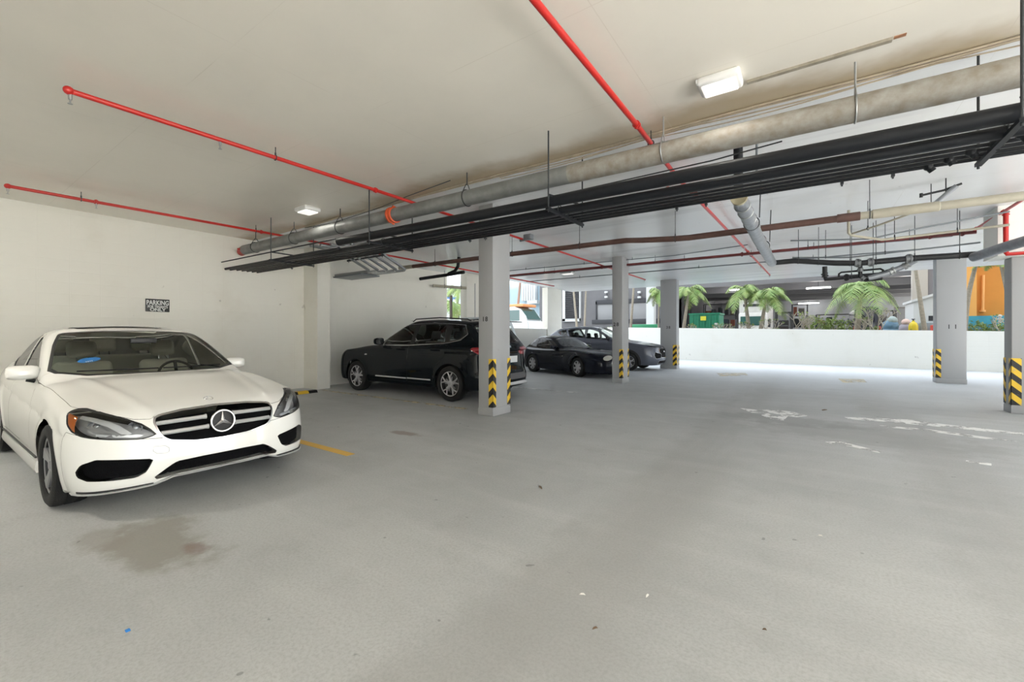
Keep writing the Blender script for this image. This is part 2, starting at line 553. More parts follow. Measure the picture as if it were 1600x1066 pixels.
def make_wheel(parent, pos, side, R, w, rimR, style, rimmat, steer=0.0):
    """wheel part > rim, hub_cap, brake_disc; outer face towards side*y"""
    mb = MB(); hw = w/2
    prof = [(rimR-0.004, -hw*0.86), (rimR+0.012, -hw*0.98), (R-0.035, -hw), (R-0.008, -hw*0.86), (R, -hw*0.6), (R, -hw*0.30), (R-0.007, -hw*0.28), (R-0.007, -hw*0.22), (R, -hw*0.2),
            (R, hw*0.2), (R-0.007, hw*0.22), (R-0.007, hw*0.28), (R, hw*0.30), (R, hw*0.6), (R-0.008, hw*0.86), (R-0.035, hw), (rimR+0.012, hw*0.98), (rimR-0.004, hw*0.86), (rimR-0.02, 0), (rimR-0.004, -hw*0.86)]
    mb.lathe(prof, 48)
    wh = mb.build('wheel', TYRE, parent, ang=40)
    wh.location = pos; wh.rotation_euler = (0, 0, (PI if side > 0 else 0)+steer)
    # local: outer face at -y
    o = -hw*0.86
    bb = MB(); bb.lathe([(rimR-0.022, o+0.012), (rimR-0.03, o+0.05), (rimR-0.035, hw*0.7), (rimR-0.002, hw*0.84)], 48); bb.lathe([(0.02, hw*0.5), (rimR-0.035, hw*0.5)], 48)
    bb.build('rim_barrel', mat('rim_inner', (0.03, 0.03, 0.032), 0.5, 0.3), wh)
    rb = MB()
    rb.lathe([(rimR-0.002, o), (rimR-0.004, o+0.006), (rimR-0.022, o+0.012)], 48)
    n, kind = style
    def spoke(a, r0, r1, w0, w1, d0, d1, th=0.022):
        u = Vector((math.cos(a), 0, math.sin(a))); t = Vector((-math.sin(a), 0, math.cos(a)))
        vs = []
        for r, ww, d in ((r0, w0, d0), ((r0+r1)/2, (w0+w1)/2*0.85, (d0+d1)/2+0.002), (r1, w1, d1)):
            for sx, dd in ((-1, 0), (-0.6, -0.008), (0.6, -0.008), (1, 0), (1, th), (-1, th)):
                vs.append(u*r+t*sx*ww/2+Vector((0, d+dd, 0)))
        fs = [list(range(5, -1, -1)), [12+i for i in range(6)]]
        for b in (0, 6):
            for i in range(6): fs.append([b+i, b+(i+1) % 6, b+6+(i+1) % 6, b+6+i])
        rb.add(vs, fs)
    for k in range(n):
        a = 2*PI*k/n+PI/2
        if kind == 'twin':
            for s in (-1, 1): spoke(a+s*0.10, 0.05, rimR-0.012, 0.05, 0.075, o+0.022, o+0.010)
        elif kind == 'y':
            spoke(a, 0.05, rimR*0.55, 0.045, 0.035, o+0.024, o+0.014)
            for s in (-1, 1):
                u0 = Vector((math.cos(a)*rimR*0.5, o+0.010, math.sin(a)*rimR*0.5)); b = a+s*0.27
                u1 = Vector((math.cos(b)*(rimR-0.01), o+0.012, math.sin(b)*(rimR-0.01)))
                rb.tube([u0, u1], [0.017, 0.014], 6)
                spoke(a+s*0.30, 0.06, rimR*0.6, 0.018, 0.014, o+0.03, o+0.03)
        elif kind == 'v':
            for s in (-1, 1):
                b0 = a+s*0.22; b1 = a+s*0.10
                rb.tube([Vector((math.cos(b0)*0.05, o+0.028, math.sin(b0)*0.05)), Vector((math.cos(b1)*rimR*0.6, o+0.02, math.sin(b1)*rimR*0.6)), Vector((math.cos(a+s*0.2)*(rimR-0.012), o+0.012, math.sin(a+s*0.2)*(rimR-0.012)))], [0.02, 0.015, 0.015], 6)
        else:
            spoke(a, 0.05, rimR-0.012, 0.085, 0.075, o+0.02, o+0.010)
    rim = rb.build('rim', rimmat, wh, ang=30)
    hb = MB(); hb.lathe([(0.001, o+0.002), (0.03, o+0.003), (0.036, o+0.012), (0.07, o+0.02), (0.075, o+0.05)], 24)
    hb.build('hub_cap', rimmat, wh)
    bd = MB(); bd.lathe([(0.07, o+0.075), (rimR*0.78, o+0.075), (rimR*0.78, o+0.10), (0.07, o+0.10)], 32)
    bd.build('brake_disc', mat('disc_steel', (0.10, 0.10, 0.10), 0.4, 0.6), wh)
    return wh

def make_seat(parent, x, y, m, zf=0.42, name='seat', w=0.52, rest=True, h=0.62):
    mb = MB()
    mb.bbox((x-0.25, y-w/2, zf-0.12), (x+0.27, y+w/2, zf+0.08), 0.05)
    M = Matrix.Translation((x-0.24, y, zf+0.03)) @ Matrix.Rotation(math.radians(-16), 4, 'Y')
    mb.bbox((-0.09, -w/2+0.01, 0), (0.07, w/2-0.01, h), 0.06, M)
    s = mb.build(name, m, parent)
    if rest:
        ys = [0] if w < 0.8 else [-0.42, 0, 0.42]
        for yy in ys:
            hb = MB(); hb.bbox((-0.07, yy-0.13, h+0.05), (0.04, yy+0.13, h+0.25), 0.05, M)
            hd = hb.build('headrest', m, s)
            for sx in (-0.05, 0.05):
                pb = MB(); pb.tube([M @ Vector((-0.01, yy+sx, h-0.02)), M @ Vector((-0.01, yy+sx, h+0.08))], 0.006, 8)
                pb.build('headrest_post', CHROME, s)
    return s

def car_body(sp, loc, rz, label, cat='car', h=0.03, paint=None, name='car'):
    """shell cut into panels; sp['cuts'] = list of (part name, view fn, polygon, material, offset, gap)"""
    root = thing(name, label, cat, loc, rz)
    F = make_F(sp)
    V, Q = surface_nets(F, (sp['tail']-0.12, -1.12, 0.08), (sp['nose']+0.12, 1.12, sp['h']+0.12), h)
    sk = Skin(V, Q)
    rest = sk.faces
    ra = sp['arch']-0.01; wb = sp['wb']; rz_ = sp['rz']
    for xc in (0, -wb):
        fn = lambda W: np.maximum(np.sqrt((W[:,0]-xc)**2+(W[:,2]-rz_)**2)-ra, 0.45-np.abs(W[:,1]))
        _, rest = sk.cut(fn, rest)
    for c in sp['cuts']:
        fn0 = lambda W: c['view'](W, c['poly'])
        gap = c.get('gap', 0.003)
        ins, rest = sk.cut(lambda W: fn0(W)-gap, rest)
        core, ring = sk.cut(fn0, ins) if gap > 0 else (ins, [])
        part = sk.emit(F, core, c['name'], c['mat'], root, c.get('off', 0))
        if part is None: continue
        sk.emit(F, ring, c.get('ring', 'seal'), c.get('rmat', DARK), part, c.get('roff', -0.006))
        for (nm, m, off) in c.get('extra', ()): sk.emit(F, core, nm, m, part, off)
        if 'sub' in c:
            for (nm, vw, pl, m, off) in c['sub']:
                i2, _ = sk.cut(lambda W: vw(W, pl), core)
                sk.emit(F, i2, nm, m, part, off)
        if 'cb' in c: c['cb'](part)
    sk.emit(F, rest, 'body', paint, root)
    # wheel wells
    for xc in (0, -wb):
        for s in (-1, 1):
            mb = MB(); n = 20; vs = []; fs = []
            for i in range(n+1):
                a = -0.35+(PI+0.7)*i/n
                for yy in (0.42, sp['w']-0.045): vs.append((xc+math.cos(a)*(ra+0.012), s*yy, rz_+math.sin(a)*(ra+0.012)))
            for i in range(n): fs.append([2*i, 2*i+1, 2*i+3, 2*i+2])
            mb.add(vs, fs)
            mb.prism([(xc+math.cos(-0.35+(PI+0.7)*i/n)*(ra+0.012), rz_+math.sin(-0.35+(PI+0.7)*i/n)*(ra+0.012)) for i in range(n+1)], s*0.42, s*0.40, 'y')
            mb.build('wheel_arch_liner', DARK, root)
    for xc, st in ((0, sp.get('steer', 0)), (-wb, 0)):
        for s in (-1, 1):
            make_wheel(root, (xc, s*(sp['track']), sp['R']), s, sp['R'], sp.get('tw', 0.235), sp['rimR'], sp['rim'], sp['rimmat'], st)
    # cabin
    seat = sp.get('seat', SEATBLACK); zf = sp.get('zf', 0.50)
    fb = MB(); fb.box((sp['rw'][0]+0.15, -0.70, 0.24), (sp['ws'][0]-0.15, 0.70, 0.30)); fb.build('cabin_floor', CABIN, root)
    db = MB(); dz = sp['ws'][1]-0.04
    db.bbox((sp['ws'][0]-0.75, -0.68, dz-0.32), (sp['ws'][0]-0.30, 0.68, dz-0.02), 0.06); db.build('dashboard', CABIN, root)
    sx = sp.get('seatx', -1.35)
    for s in (-1, 1): make_seat(root, sx, s*0.38, seat, zf)
    if sp.get('rearseat', True): make_seat(root, sx-0.95, 0, seat, zf+0.04, 'rear_seat', 1.26)
    st = MB(); M = Matrix.Translation((sp['ws'][0]-0.88, 0.38, dz-0.05)) @ Matrix.Rotation(math.radians(68), 4, 'Y')
    pts = [M @ Vector((0.185*math.cos(2*PI*i/28), 0.185*math.sin(2*PI*i/28), 0)) for i in range(28)]
    st.tube(pts, 0.015, 8, closed=True)
    st.tube([M @ Vector((0.18, 0, 0)), M @ Vector((-0.18, 0, 0))], 0.018, 8); st.tube([M @ Vector((0, 0.18, 0)), M @ Vector((0, -0.18, 0))], 0.018, 8)
    st.ball(M @ Vector((0, 0, 0)), 0.06, 12)
    st.build('steering_wheel', BLACK, root)
    return root, F, sk

def side_mirror(root, x, y, z, s, paint, big=1.0):
    """door mirror on the s side"""
    mb = MB()
    M = Matrix.Translation((x, y, z))
    L = 0.20*big
    prof = []
    n = 14
    rings = [(-0.0, 0.102, 0.070), (0.035, 0.100, 0.066), (0.075, 0.080, 0.046), (0.10, 0.045, 0.020)]
    vs = []; fs = []
    for (dx, a, b) in rings:
        for k in range(n):
            th = 2*PI*k/n
            cx = abs(math.cos(th))**0.5*math.copysign(1, math.cos(th)); sz = abs(math.sin(th))**0.5*math.copysign(1, math.sin(th))
            vs.append((dx*big, s*(0.10*big+cx*a*big*1.15), sz*b*big+0.07*big))
    for r in range(3):
        for k in range(n):
            k2 = (k+1) % n
            fs.append([r*n+k, r*n+k2, (r+1)*n+k2, (r+1)*n+k])
    fs.append([k for k in range(n)]); fs.append([3*n+k for k in range(n)])
    mb.add([M @ Vector(v) for v in vs], fs)
    m = mb.build('mirror', paint, root)
    gb = MB(); gb.prism([(s*(0.10*big+math.cos(2*PI*k/14)*0.098*big), 0.07*big+math.sin(2*PI*k/14)*0.062*big) for k in range(14)], -0.006, -0.001, 'x', M)
    gb.build('mirror_glass', mat('mirror_glass', (0.7, 0.72, 0.74), 0.03, 1.0), m)
    ab = MB(); ab.tube([M @ Vector((0.02, -s*0.04, -0.035)), M @ Vector((0.02, s*0.08, 0.0))], [0.022, 0.018], 8)
    ab.build('mirror_arm', BLACK, m)
    return m
# ---------------------------------------------------------------- white sedan
WHITEP = mat('white_car_paint', (0.86, 0.86, 0.83), 0.32, coat=0.8)
sedan = dict(
    w=0.925, nose=0.95, tail=-4.03, wb=2.874, h=1.5, R=0.335, rimR=0.235, rz=0.34, arch=0.385, track=0.812, bottom=0.17,
    plan=[(1.0, .85), (0.55, .905), (0, .925), (-0.8, .928), (-2, .928), (-3, .918), (-3.6, .885), (-4.1, .84)],
    sect=[(0.1, .07), (0.2, .045), (0.3, .022), (0.45, .004), (0.6, 0.0), (0.72, .006), (0.82, .022), (0.9, .05), (1.0, .11), (1.1, .2), (1.3, .4)],
    top=[(1.05, .64), (0.93, .70), (0.8, .76), (0.55, .835), (0.2, .905), (-0.1, .95), (-0.4, .99), (-0.7, 1.0), (-1.2, .99), (-2.0, .985), (-2.6, 1.0), (-3.1, 1.05), (-3.5, 1.085), (-3.9, 1.08), (-4.1, 1.05)],
    nosez=[(0.1, .12), (0.18, .05), (0.28, .005), (0.4, 0.0), (0.5, .012), (0.6, .03), (0.7, .065), (0.78, .13), (0.9, .3)],
    tailz=[(0.1, .14), (0.25, .04), (0.4, 0.0), (0.55, .0), (0.7, .03), (0.85, .05), (1.0, .08), (1.1, .14)],
    gwidth=[(0.7, .89), (0.9, .86), (1.0, .835), (1.1, .80), (1.2, .765), (1.3, .725), (1.4, .675), (1.5, .61)],
    ws=(-0.52, 0.985, -1.46, 1.43), rw=(-3.50, 1.08, -2.62, 1.40),
    roof=[(0, 1.36), (-0.9, 1.42), (-1.3, 1.458), (-1.8, 1.492), (-2.2, 1.495), (-2.8, 1.445), (-3.6, 1.29)],
    crown=0.07, ribs=(0.43, 0.013, -0.13), lip=[(0, .27), (.38, .262), (.47, .225), (.86, .19)], kf=0.10, rim=(5, 'twin'), rimmat=RIMGREY,
    crease=[(1.0, .60), (0.3, .66), (-0.5, .73), (-1.5, .77), (-2.8, .82), (-4.1, .86)],
    seat=SEATBEIGE, seatx=-1.45, zf=0.46, cuts=[])
def mirrored(pts): return [(-a, b) for a, b in pts]
def CUT(name, view, poly, m, **k): return dict(name=name, view=view, poly=poly, mat=m, **k)
HL = [(-.286,.617),(-.25,.603),(-.207,.597),(-.037,.612),(.08,.628),(.15,.643),(.224,.675),(.275,.72),(.30,.765),(.325,.798),(.30,.815),(.25,.815),(.128,.794),(.02,.768),(-.087,.738),(-.19,.697),(-.245,.66)]
def sedan_cuts():
    C = []
    for s in (-1, 1):
        dv = v_diag(s, 1, 0, 0.2)
        C.append(CUT('headlight', dv, HL, LAMPG, gap=0.008, rmat=BLACK, roff=-0.004,
            extra=[('lamp_backing', mat('lamp_backing', (0.34, 0.34, 0.34), 0.4, 0.2), -0.055)],
            sub=[('amber_marker', dv, [(.185,.60),(.215,.70),(.225,.775),(.40,.82),(.40,.60)], ORANGEL, -0.006),
                 ('daytime_strip', dv, [(-.24,.612),(-.207,.606),(-.037,.622),(.06,.636),(.06,.652),(-.037,.642),(-.2,.63)], mat('lamp_strip', (0.75,0.76,0.78), 0.15, 0.3), -0.012),
                 ('chrome_brow', dv, [(-.17,.632),(-.10,.640),(-.05,.675),(0,.705),(.12,.745),(.22,.768),(.22,.788),(.12,.770),(0,.738),(-.07,.708),(-.13,.665)], mat('lamp_brow', (.8,.8,.8), .2, .1), -0.012)]))
    C.append(CUT('grille', v_front(1, .5), [(-.40,.745),(-.25,.764),(0,.773),(.25,.764),(.40,.745),(.435,.733),(.445,.70),(.425,.63),(.40,.585),(.36,.56),(.2,.53),(0,.522),(-.2,.53),(-.36,.56),(-.40,.585),(-.425,.63),(-.445,.70),(-.435,.733)], MESHB, off=-0.055, gap=0.012, ring='chrome_surround', rmat=CHROME, roff=-0.002))
    C.append(CUT('lower_grille', v_front(1, .5), smoothpoly([(-.49,.265),(-.37,.36),(-.31,.390),(.31,.390),(.37,.36),(.49,.265),(.40,.276),(.3,.292),(-.3,.292),(-.40,.276)], 1), MESHB, off=-0.05, gap=0.004))
    for s in (-1, 1):
        pl = [(s*a, b) for a, b in [(.475,.43),(.60,.445),(.77,.462),(.835,.43),(.855,.38),(.85,.34),(.81,.312),(.70,.305),(.57,.308),(.515,.34)]]
        C.append(CUT('bumper_intake', v_front(1, .4), pl, MESHB, off=-0.045, gap=0.004))
    half = [(-.57,0),(-.60,.3),(-.68,.55),(-.82,.735),(-.92,.765),(-1.35,.67),(-1.58,.60),(-1.54,.4),(-1.50,0)]
    ws = half + [(a, -b) for a, b in half[1:-1]][::-1]
    C.append(CUT('windshield', v_top(.9), ws, CABGLASS, gap=0.028, ring='black_edge', rmat=BLACK, roff=-0.001, off=-0.002))
    rwp = [(-2.72,0),(-2.75,.48),(-2.85,.56),(-3.38,.66),(-3.52,.5),(-3.56,0)]
    C.append(CUT('rear_window', v_top(.95), rwp + [(a, -b) for a, b in rwp[1:-1]][::-1], CABGLASS, gap=0.02, rmat=BLACK))
    C.append(CUT('sunroof', v_top(1.3), [(-1.74,.36),(-1.76,.44),(-2.45,.44),(-2.45,-.44),(-1.76,-.44),(-1.72,-.3),(-1.70,0),(-1.72,.3)], mat('sunroof_glass', (0.02,0.02,0.022), 0.08, coat=1.0), gap=0.006, off=0.015))
    for s in (-1, 1):
        C.append(CUT('door_window', v_side(s), [(-1.08,.985),(-1.34,1.12),(-1.66,1.265),(-1.86,1.345),(-1.98,1.375),(-1.98,.985)], TINTGLASS, gap=0.014, rmat=BLACK, off=-0.006))
        C.append(CUT('door_window', v_side(s), [(-2.08,.985),(-2.08,1.385),(-2.35,1.385),(-2.70,1.335),(-2.95,1.25),(-3.10,1.13),(-3.10,1.06),(-3.0,1.02)], TINTGLASS, gap=0.014, rmat=BLACK, off=-0.006))
        C.append(CUT('door', v_side(s), [(-.78,.36),(-.77,.60),(-.80,.85),(-.95,.95),(-1.04,.965),(-1.33,1.14),(-1.66,1.30),(-1.86,1.38),(-2.02,1.412),(-2.03,.36)], WHITEP))
        C.append(CUT('door', v_side(s), [(-2.035,.36),(-2.025,1.412),(-2.35,1.412),(-2.72,1.365),(-3.0,1.27),(-3.16,1.14),(-3.16,1.0),(-3.10,.85),(-2.85,.76),(-2.62,.64),(-2.50,.50),(-2.46,.36)], WHITEP))
    hd = [(-.57,0),(-.61,.3),(-.69,.56),(-.86,.79),(-.95,.845),(.0,.838),(.30,.83),(.46,.775),(.60,.70),(.74,.56),(.79,.46),(.76,.43),(.79,.2),(.795,0)]
    C.append(CUT('hood', v_top(.64), hd + [(a, -b) for a, b in hd[1:-1]][::-1], WHITEP))
    C.append(CUT('front_bumper', v_side(0, -1), [(.455,.05),(.455,.62),(.50,.665),(.62,.64),(.80,.60),(1.2,.50),(1.2,.05)], WHITEP))
    return C
sedan['cuts'] = sedan_cuts()

def build_sedan():
    root, F, sk = car_body(sedan, (-5.08, 1.61, 0), 0.0, 'white four-door sedan with a round star badge in its wide grille', 'car', 0.022, WHITEP, 'sedan')
    def on(x, y, z, off=0.0, axis=0):
        """slide a point along x until it meets the nose"""
        t = np.arange(1.3, 0.0, -0.002)
        f = F(t, np.full_like(t, y), np.full_like(t, z))
        i = int(np.argmax(f < 0)); return Vector((t[i]+off, y, z))
    gr = [o for o in root.children if o.name.startswith('grille')][0]
    for zz, hh in ((0.690, 0.017), (0.612, 0.017)):
        for s in (-1, 1):
            mb = MB(); vs = []; fs = []; n = 14
            y0 = 0.10; y1 = 0.438 if zz > .65 else 0.415
            for i in range(n+1):
                y = y0+(y1-y0)*i/n
                zc = zz+0.012*(1-(y/0.44)) ; h2 = hh*(1.25 if i == 0 else 1)
                p = on(0, s*y, zc, -0.012)
                for dz, dx in ((-h2, -0.015), (-h2*.8, 0.0), (-h2*.1, 0.006), (h2*.9, -0.004), (h2, -0.02)): vs.append((p.x+dx, p.y, zc+dz))
            for i in range(n):
                for k in range(4): fs.append([i*5+k, i*5+k+1, (i+1)*5+k+1, (i+1)*5+k])
                fs.append([i*5+4, i*5, (i+1)*5, (i+1)*5+4])
            fs.append([0,1,2,3,4]); fs.append([n*5+k for k in (4,3,2,1,0)])
            mb.add(vs, fs); mb.build('grille_bar', SILVER, gr)
    c = on(0, 0, 0.655, 0.012)
    M = Matrix.Translation(c) @ Matrix.Rotation(math.radians(-6), 4, 'Y')
    mb = MB()
    mb.tube([M @ Vector((0, 0.089*math.cos(2*PI*i/40), 0.089*math.sin(2*PI*i/40))) for i in range(40)], 0.0085, 10, closed=True)
    star = []
    for k in range(3):
        a = PI/2+2*PI*k/3
        star.append((0.087*math.cos(a), 0.087*math.sin(a))); star.append((0.017*math.cos(a+PI/3), 0.017*math.sin(a+PI/3)))
    vs = [M @ Vector((0.012, 0, 0))]+[M @ Vector((0.0, y, z)) for y, z in star]+[M @ Vector((-0.01, y, z)) for y, z in star]
    fs = [[0, 1+i, 1+(i+1) % 6] for i in range(6)]+[[1+i, 7+i, 7+(i+1) % 6, 1+(i+1) % 6] for i in range(6)]
    mb.add(vs, fs)
    mb.build('star_badge', CHROME, root, ang=20)
    db = MB(); db.lathe([(0.001, -0.012), (0.084, -0.016), (0.084, -0.03)], 32, M @ Matrix.Rotation(-PI/2, 4, 'Z'))
    db.build('badge_backing', mat('badge_black', (0.008,0.008,0.01), 0.5), root)
    # headlight insides
    for s in (-1, 1):
        hl = [o for o in root.children if o.name.startswith('headlight')][0 if s < 0 else 1]
        for (x, y, z, r) in ((0.60, 0.745, 0.690, 0.050), (0.745, 0.555, 0.667, 0.042)):
            y *= s
            nrm = Vector((0.78, 0.62*s, 0.1)).normalized()
            p = Vector((x, y, z))-nrm*0.012
            R_ = nrm.to_track_quat('Y', 'Z').to_matrix().to_4x4()
            Mx = Matrix.Translation(p) @ R_
            mb = MB(); mb.lathe([(r*1.25, 0.0), (r*1.2, 0.006), (r*1.0, 0.0), (r*0.85, -0.015), (r*0.8, -0.04)], 28, Mx); mb.build('lamp_bowl', LAMPIN, hl)
            mb = MB(); mb.ball(p-nrm*0.02, r*0.72, 18); mb.build('projector_lens', mat('lens', (0.35,0.37,0.38), 0.03, 0.6, coat=1), hl)
    # lip under the bumper
    mb = MB(); vs = []; fs = []; n = 72
    for i in range(n+1):
        y = -0.87+1.74*i/n; ay = abs(y)
        z = float(np.interp(ay, [0, .36, .47, .87], [.283, .275, .232, .203]))
        p = on(0, y, max(z+0.03, 0.25), 0.0)
        vs += [(p.x-0.06, y, z-0.006), (p.x+0.016, y, z-0.008), (p.x+0.020, y, z+0.002), (p.x-0.02, y, z+0.008)]
    for i in range(n):
        for k in range(4): fs.append([i*4+k, i*4+(k+1) % 4, (i+1)*4+(k+1) % 4, (i+1)*4+k])
    fs += [[0,1,2,3], [n*4+k for k in (3,2,1,0)]]
    mb.add(vs, fs); mb.build('bumper_lip', SILVER, root)
    for s in (-1, 1):
        mb = MB(); vs = []; fs = []; n = 20
        for i in range(n+1):
            y = s*(0.47+0.38*i/n); z = 0.228-0.022*i/n
            p = on(0, y, max(z+0.03, 0.25), 0.002)
            vs += [(p.x-0.02, y, z+0.004), (p.x+0.003, y, z+0.004), (p.x+0.003, y, z+0.016), (p.x-0.02, y, z+0.016)]
        for i in range(n):
            for k in range(4): fs.append([i*4+k, i*4+(k+1) % 4, (i+1)*4+(k+1) % 4, (i+1)*4+k])
        fs += [[0,1,2,3], [n*4+k for k in (3,2,1,0)]]
        mb.add(vs, fs); mb.build('lip_groove', BLACK, root)
    # tow eye cover outline, hood badge marks, parking slot marks
    oc = [(-.466,.524),(-.40,.520),(-.378,.50),(-.378,.474),(-.39,.462),(-.45,.468),(-.472,.49)]
    mb = MB(); mb.tube([on(0, y, z, 0.0005) for y, z in oc], 0.0016, 6, closed=True); mb.build('tow_eye_cover', mat('seam_grey', (0.35,0.35,0.34), 0.6), root)
    mb = MB()
    def onz(x, y, off=0.002):
        t = np.arange(1.1, 0.5, -0.001); f = F(np.full_like(t, x), np.full_like(t, y), t); return Vector((x, y, t[int(np.argmax(f < 0))]+off))
    for r, cx in ((0.034, 0.60),):
        mb.tube([onz(cx+r*math.cos(2*PI*i/24)*1.2, r*math.sin(2*PI*i/24)) for i in range(24)], 0.0025, 6, closed=True)
        for k in range(3):
            a = 2*PI*k/3; mb.tube([onz(cx, 0), onz(cx-r*1.15*math.cos(a), r*math.sin(a))], 0.002, 6)
    mb.build('hood_badge', CHROME, root)
    for s in (-1, 1): side_mirror(root, -1.13, s*0.825, 0.965, s, WHITEP, 0.98)
    # sills, wipers, sticker
    for s in (-1, 1):
        mb = MB(); mb.prism([(0.895,.20),(0.925,.20),(0.935,.235),(0.925,.30),(0.895,.31)], -2.48, -0.42, 'x') if s > 0 else mb.prism([(-0.895,.20),(-0.925,.20),(-0.935,.235),(-0.925,.30),(-0.895,.31)], -2.48, -0.42, 'x')
        mb.build('side_skirt', WHITEP, root)
        for zz in (0.325,):
            mb = MB(); mb.box((-2.46, s*0.918, zz), (-0.44, s*0.931, zz+0.012)); mb.build('sill_trim', BLACK, root)
    for y0, y1 in ((-.62, -.02), (.02, .60)):
        mb = MB()
        def wz(x, y, off):
            t = np.arange(1.5, 0.8, -0.002); f = F(np.full_like(t, x), np.full_like(t, y), t); return Vector((x, y, t[int(np.argmax(f < 0))]+off))
        mb.tube([wz(-.62-.16*(y/0.7)**2, y, 0.012) for y in np.linspace(y0, y1, 8)], 0.007, 6); mb.build('wiper', BLACK, root)
    def stick(pts2, m, nm, off=-0.004):
        vs = [wz(x, y, off) for x, y in pts2]; mb = MB(); mb.add(vs, [list(range(len(vs)))]); return mb.build(nm, m, root, smooth=False)
    cx, cy = -0.93, -0.50
    e = stick([(cx+0.045*math.cos(2*PI*i/20), cy+0.085*math.sin(2*PI*i/20)) for i in range(20)], mat('sticker_blue', (0.02, 0.16, 0.45), 0.5), 'windshield_sticker', 0.003)
    e['label'] = 'blue oval sticker'
    for k in range(4):
        stick([(cx+0.02-0.012*0, cy-0.03+k*0.014), (cx+0.02, cy-0.02+k*0.014), (cx+0.034, cy-0.02+k*0.014), (cx+0.034, cy-0.03+k*0.014)], mat('sticker_white', (0.8,0.85,0.9), 0.5), 'sticker_print', 0.004)
    # interior mirror
    mb = MB(); mb.bbox((-1.20, -0.12, 1.30), (-1.17, 0.12, 1.36), 0.012); mb.build('rear_view_mirror', BLACK, root)
    # rear of the car (not in view but real)
    return root
# ---------------------------------------------------------------- the other cars
BLACKP = mat('black_car_paint', (0.004, 0.007, 0.010), 0.5, coat=0.55, spec=0.0)
NAVYP = mat('dark_coupe_paint', (0.008, 0.010, 0.018), 0.5, coat=0.6, spec=0.0)
SLATEP = mat('slate_car_paint', (0.10, 0.11, 0.14), 0.4, 0.3, coat=0.8, spec=0.2)
PALEP = mat('pale_van_paint', (0.62, 0.70, 0.76), 0.3, coat=0.8)
PLATE = mat('number_plate', (0.7, 0.72, 0.72), 0.4)

def sym(half): return half + [(a, -b) for a, b in half[1:-1]][::-1]

# black sport utility (nose at the left wall)
suv = dict(
    w=0.96, nose=1.08, tail=-4.10, wb=3.163, h=1.76, R=0.37, rimR=0.265, rz=0.37, arch=0.43, track=0.84, bottom=0.26, tw=0.25,
    plan=[(1.1, .86), (0.7, .93), (0, .955), (-1, .96), (-3, .96), (-3.7, .94), (-4.2, .90)],
    sect=[(0.2, .06), (0.35, .02), (0.5, .01), (0.7, 0.0), (0.9, .003), (1.0, .015), (1.1, .04), (1.2, .09), (1.35, .17), (1.6, .4)],
    top=[(1.15, .86), (1.05, .93), (0.85, 1.0), (0.5, 1.055), (0.1, 1.10), (-0.4, 1.165), (-0.8, 1.18), (-1.5, 1.17), (-2.5, 1.21), (-3.2, 1.27), (-3.8, 1.30), (-4.2, 1.28)],
    nosez=[(0.2, .12), (0.3, .04), (0.45, 0.0), (0.6, .0), (0.8, .03), (0.9, .08), (1.0, .18)],
    tailz=[(0.2, .14), (0.3, .05), (0.42, 0.0), (0.55, .0), (0.65, .035), (0.85, .06), (1.05, .075), (1.15, .10), (1.3, .16)],
    gwidth=[(0.9, .92), (1.1, .89), (1.2, .865), (1.35, .82), (1.5, .765), (1.6, .72), (1.7, .64), (1.8, .55)],
    ws=(-0.50, 1.16, -1.55, 1.70), rw=(-4.00, 1.16, -3.60, 1.62),
    roof=[(0, 1.62), (-1.0, 1.69), (-1.6, 1.745), (-2.2, 1.765), (-2.9, 1.75), (-3.4, 1.705), (-3.8, 1.655), (-4.2, 1.60)],
    crown=0.05, kf=0.12, rim=(5, 'y'), rimmat=RIMSILVER, flare=0.016, noseq=(0.18, 0.25), tailq=(0.14, 0.20), gtaper=0.02, kr=0.08,
    crease=[(1.2, .88), (0, .98), (-1.8, 1.0), (-3.8, 1.08)], seatx=-1.75, zf=0.62, kg=0.09)
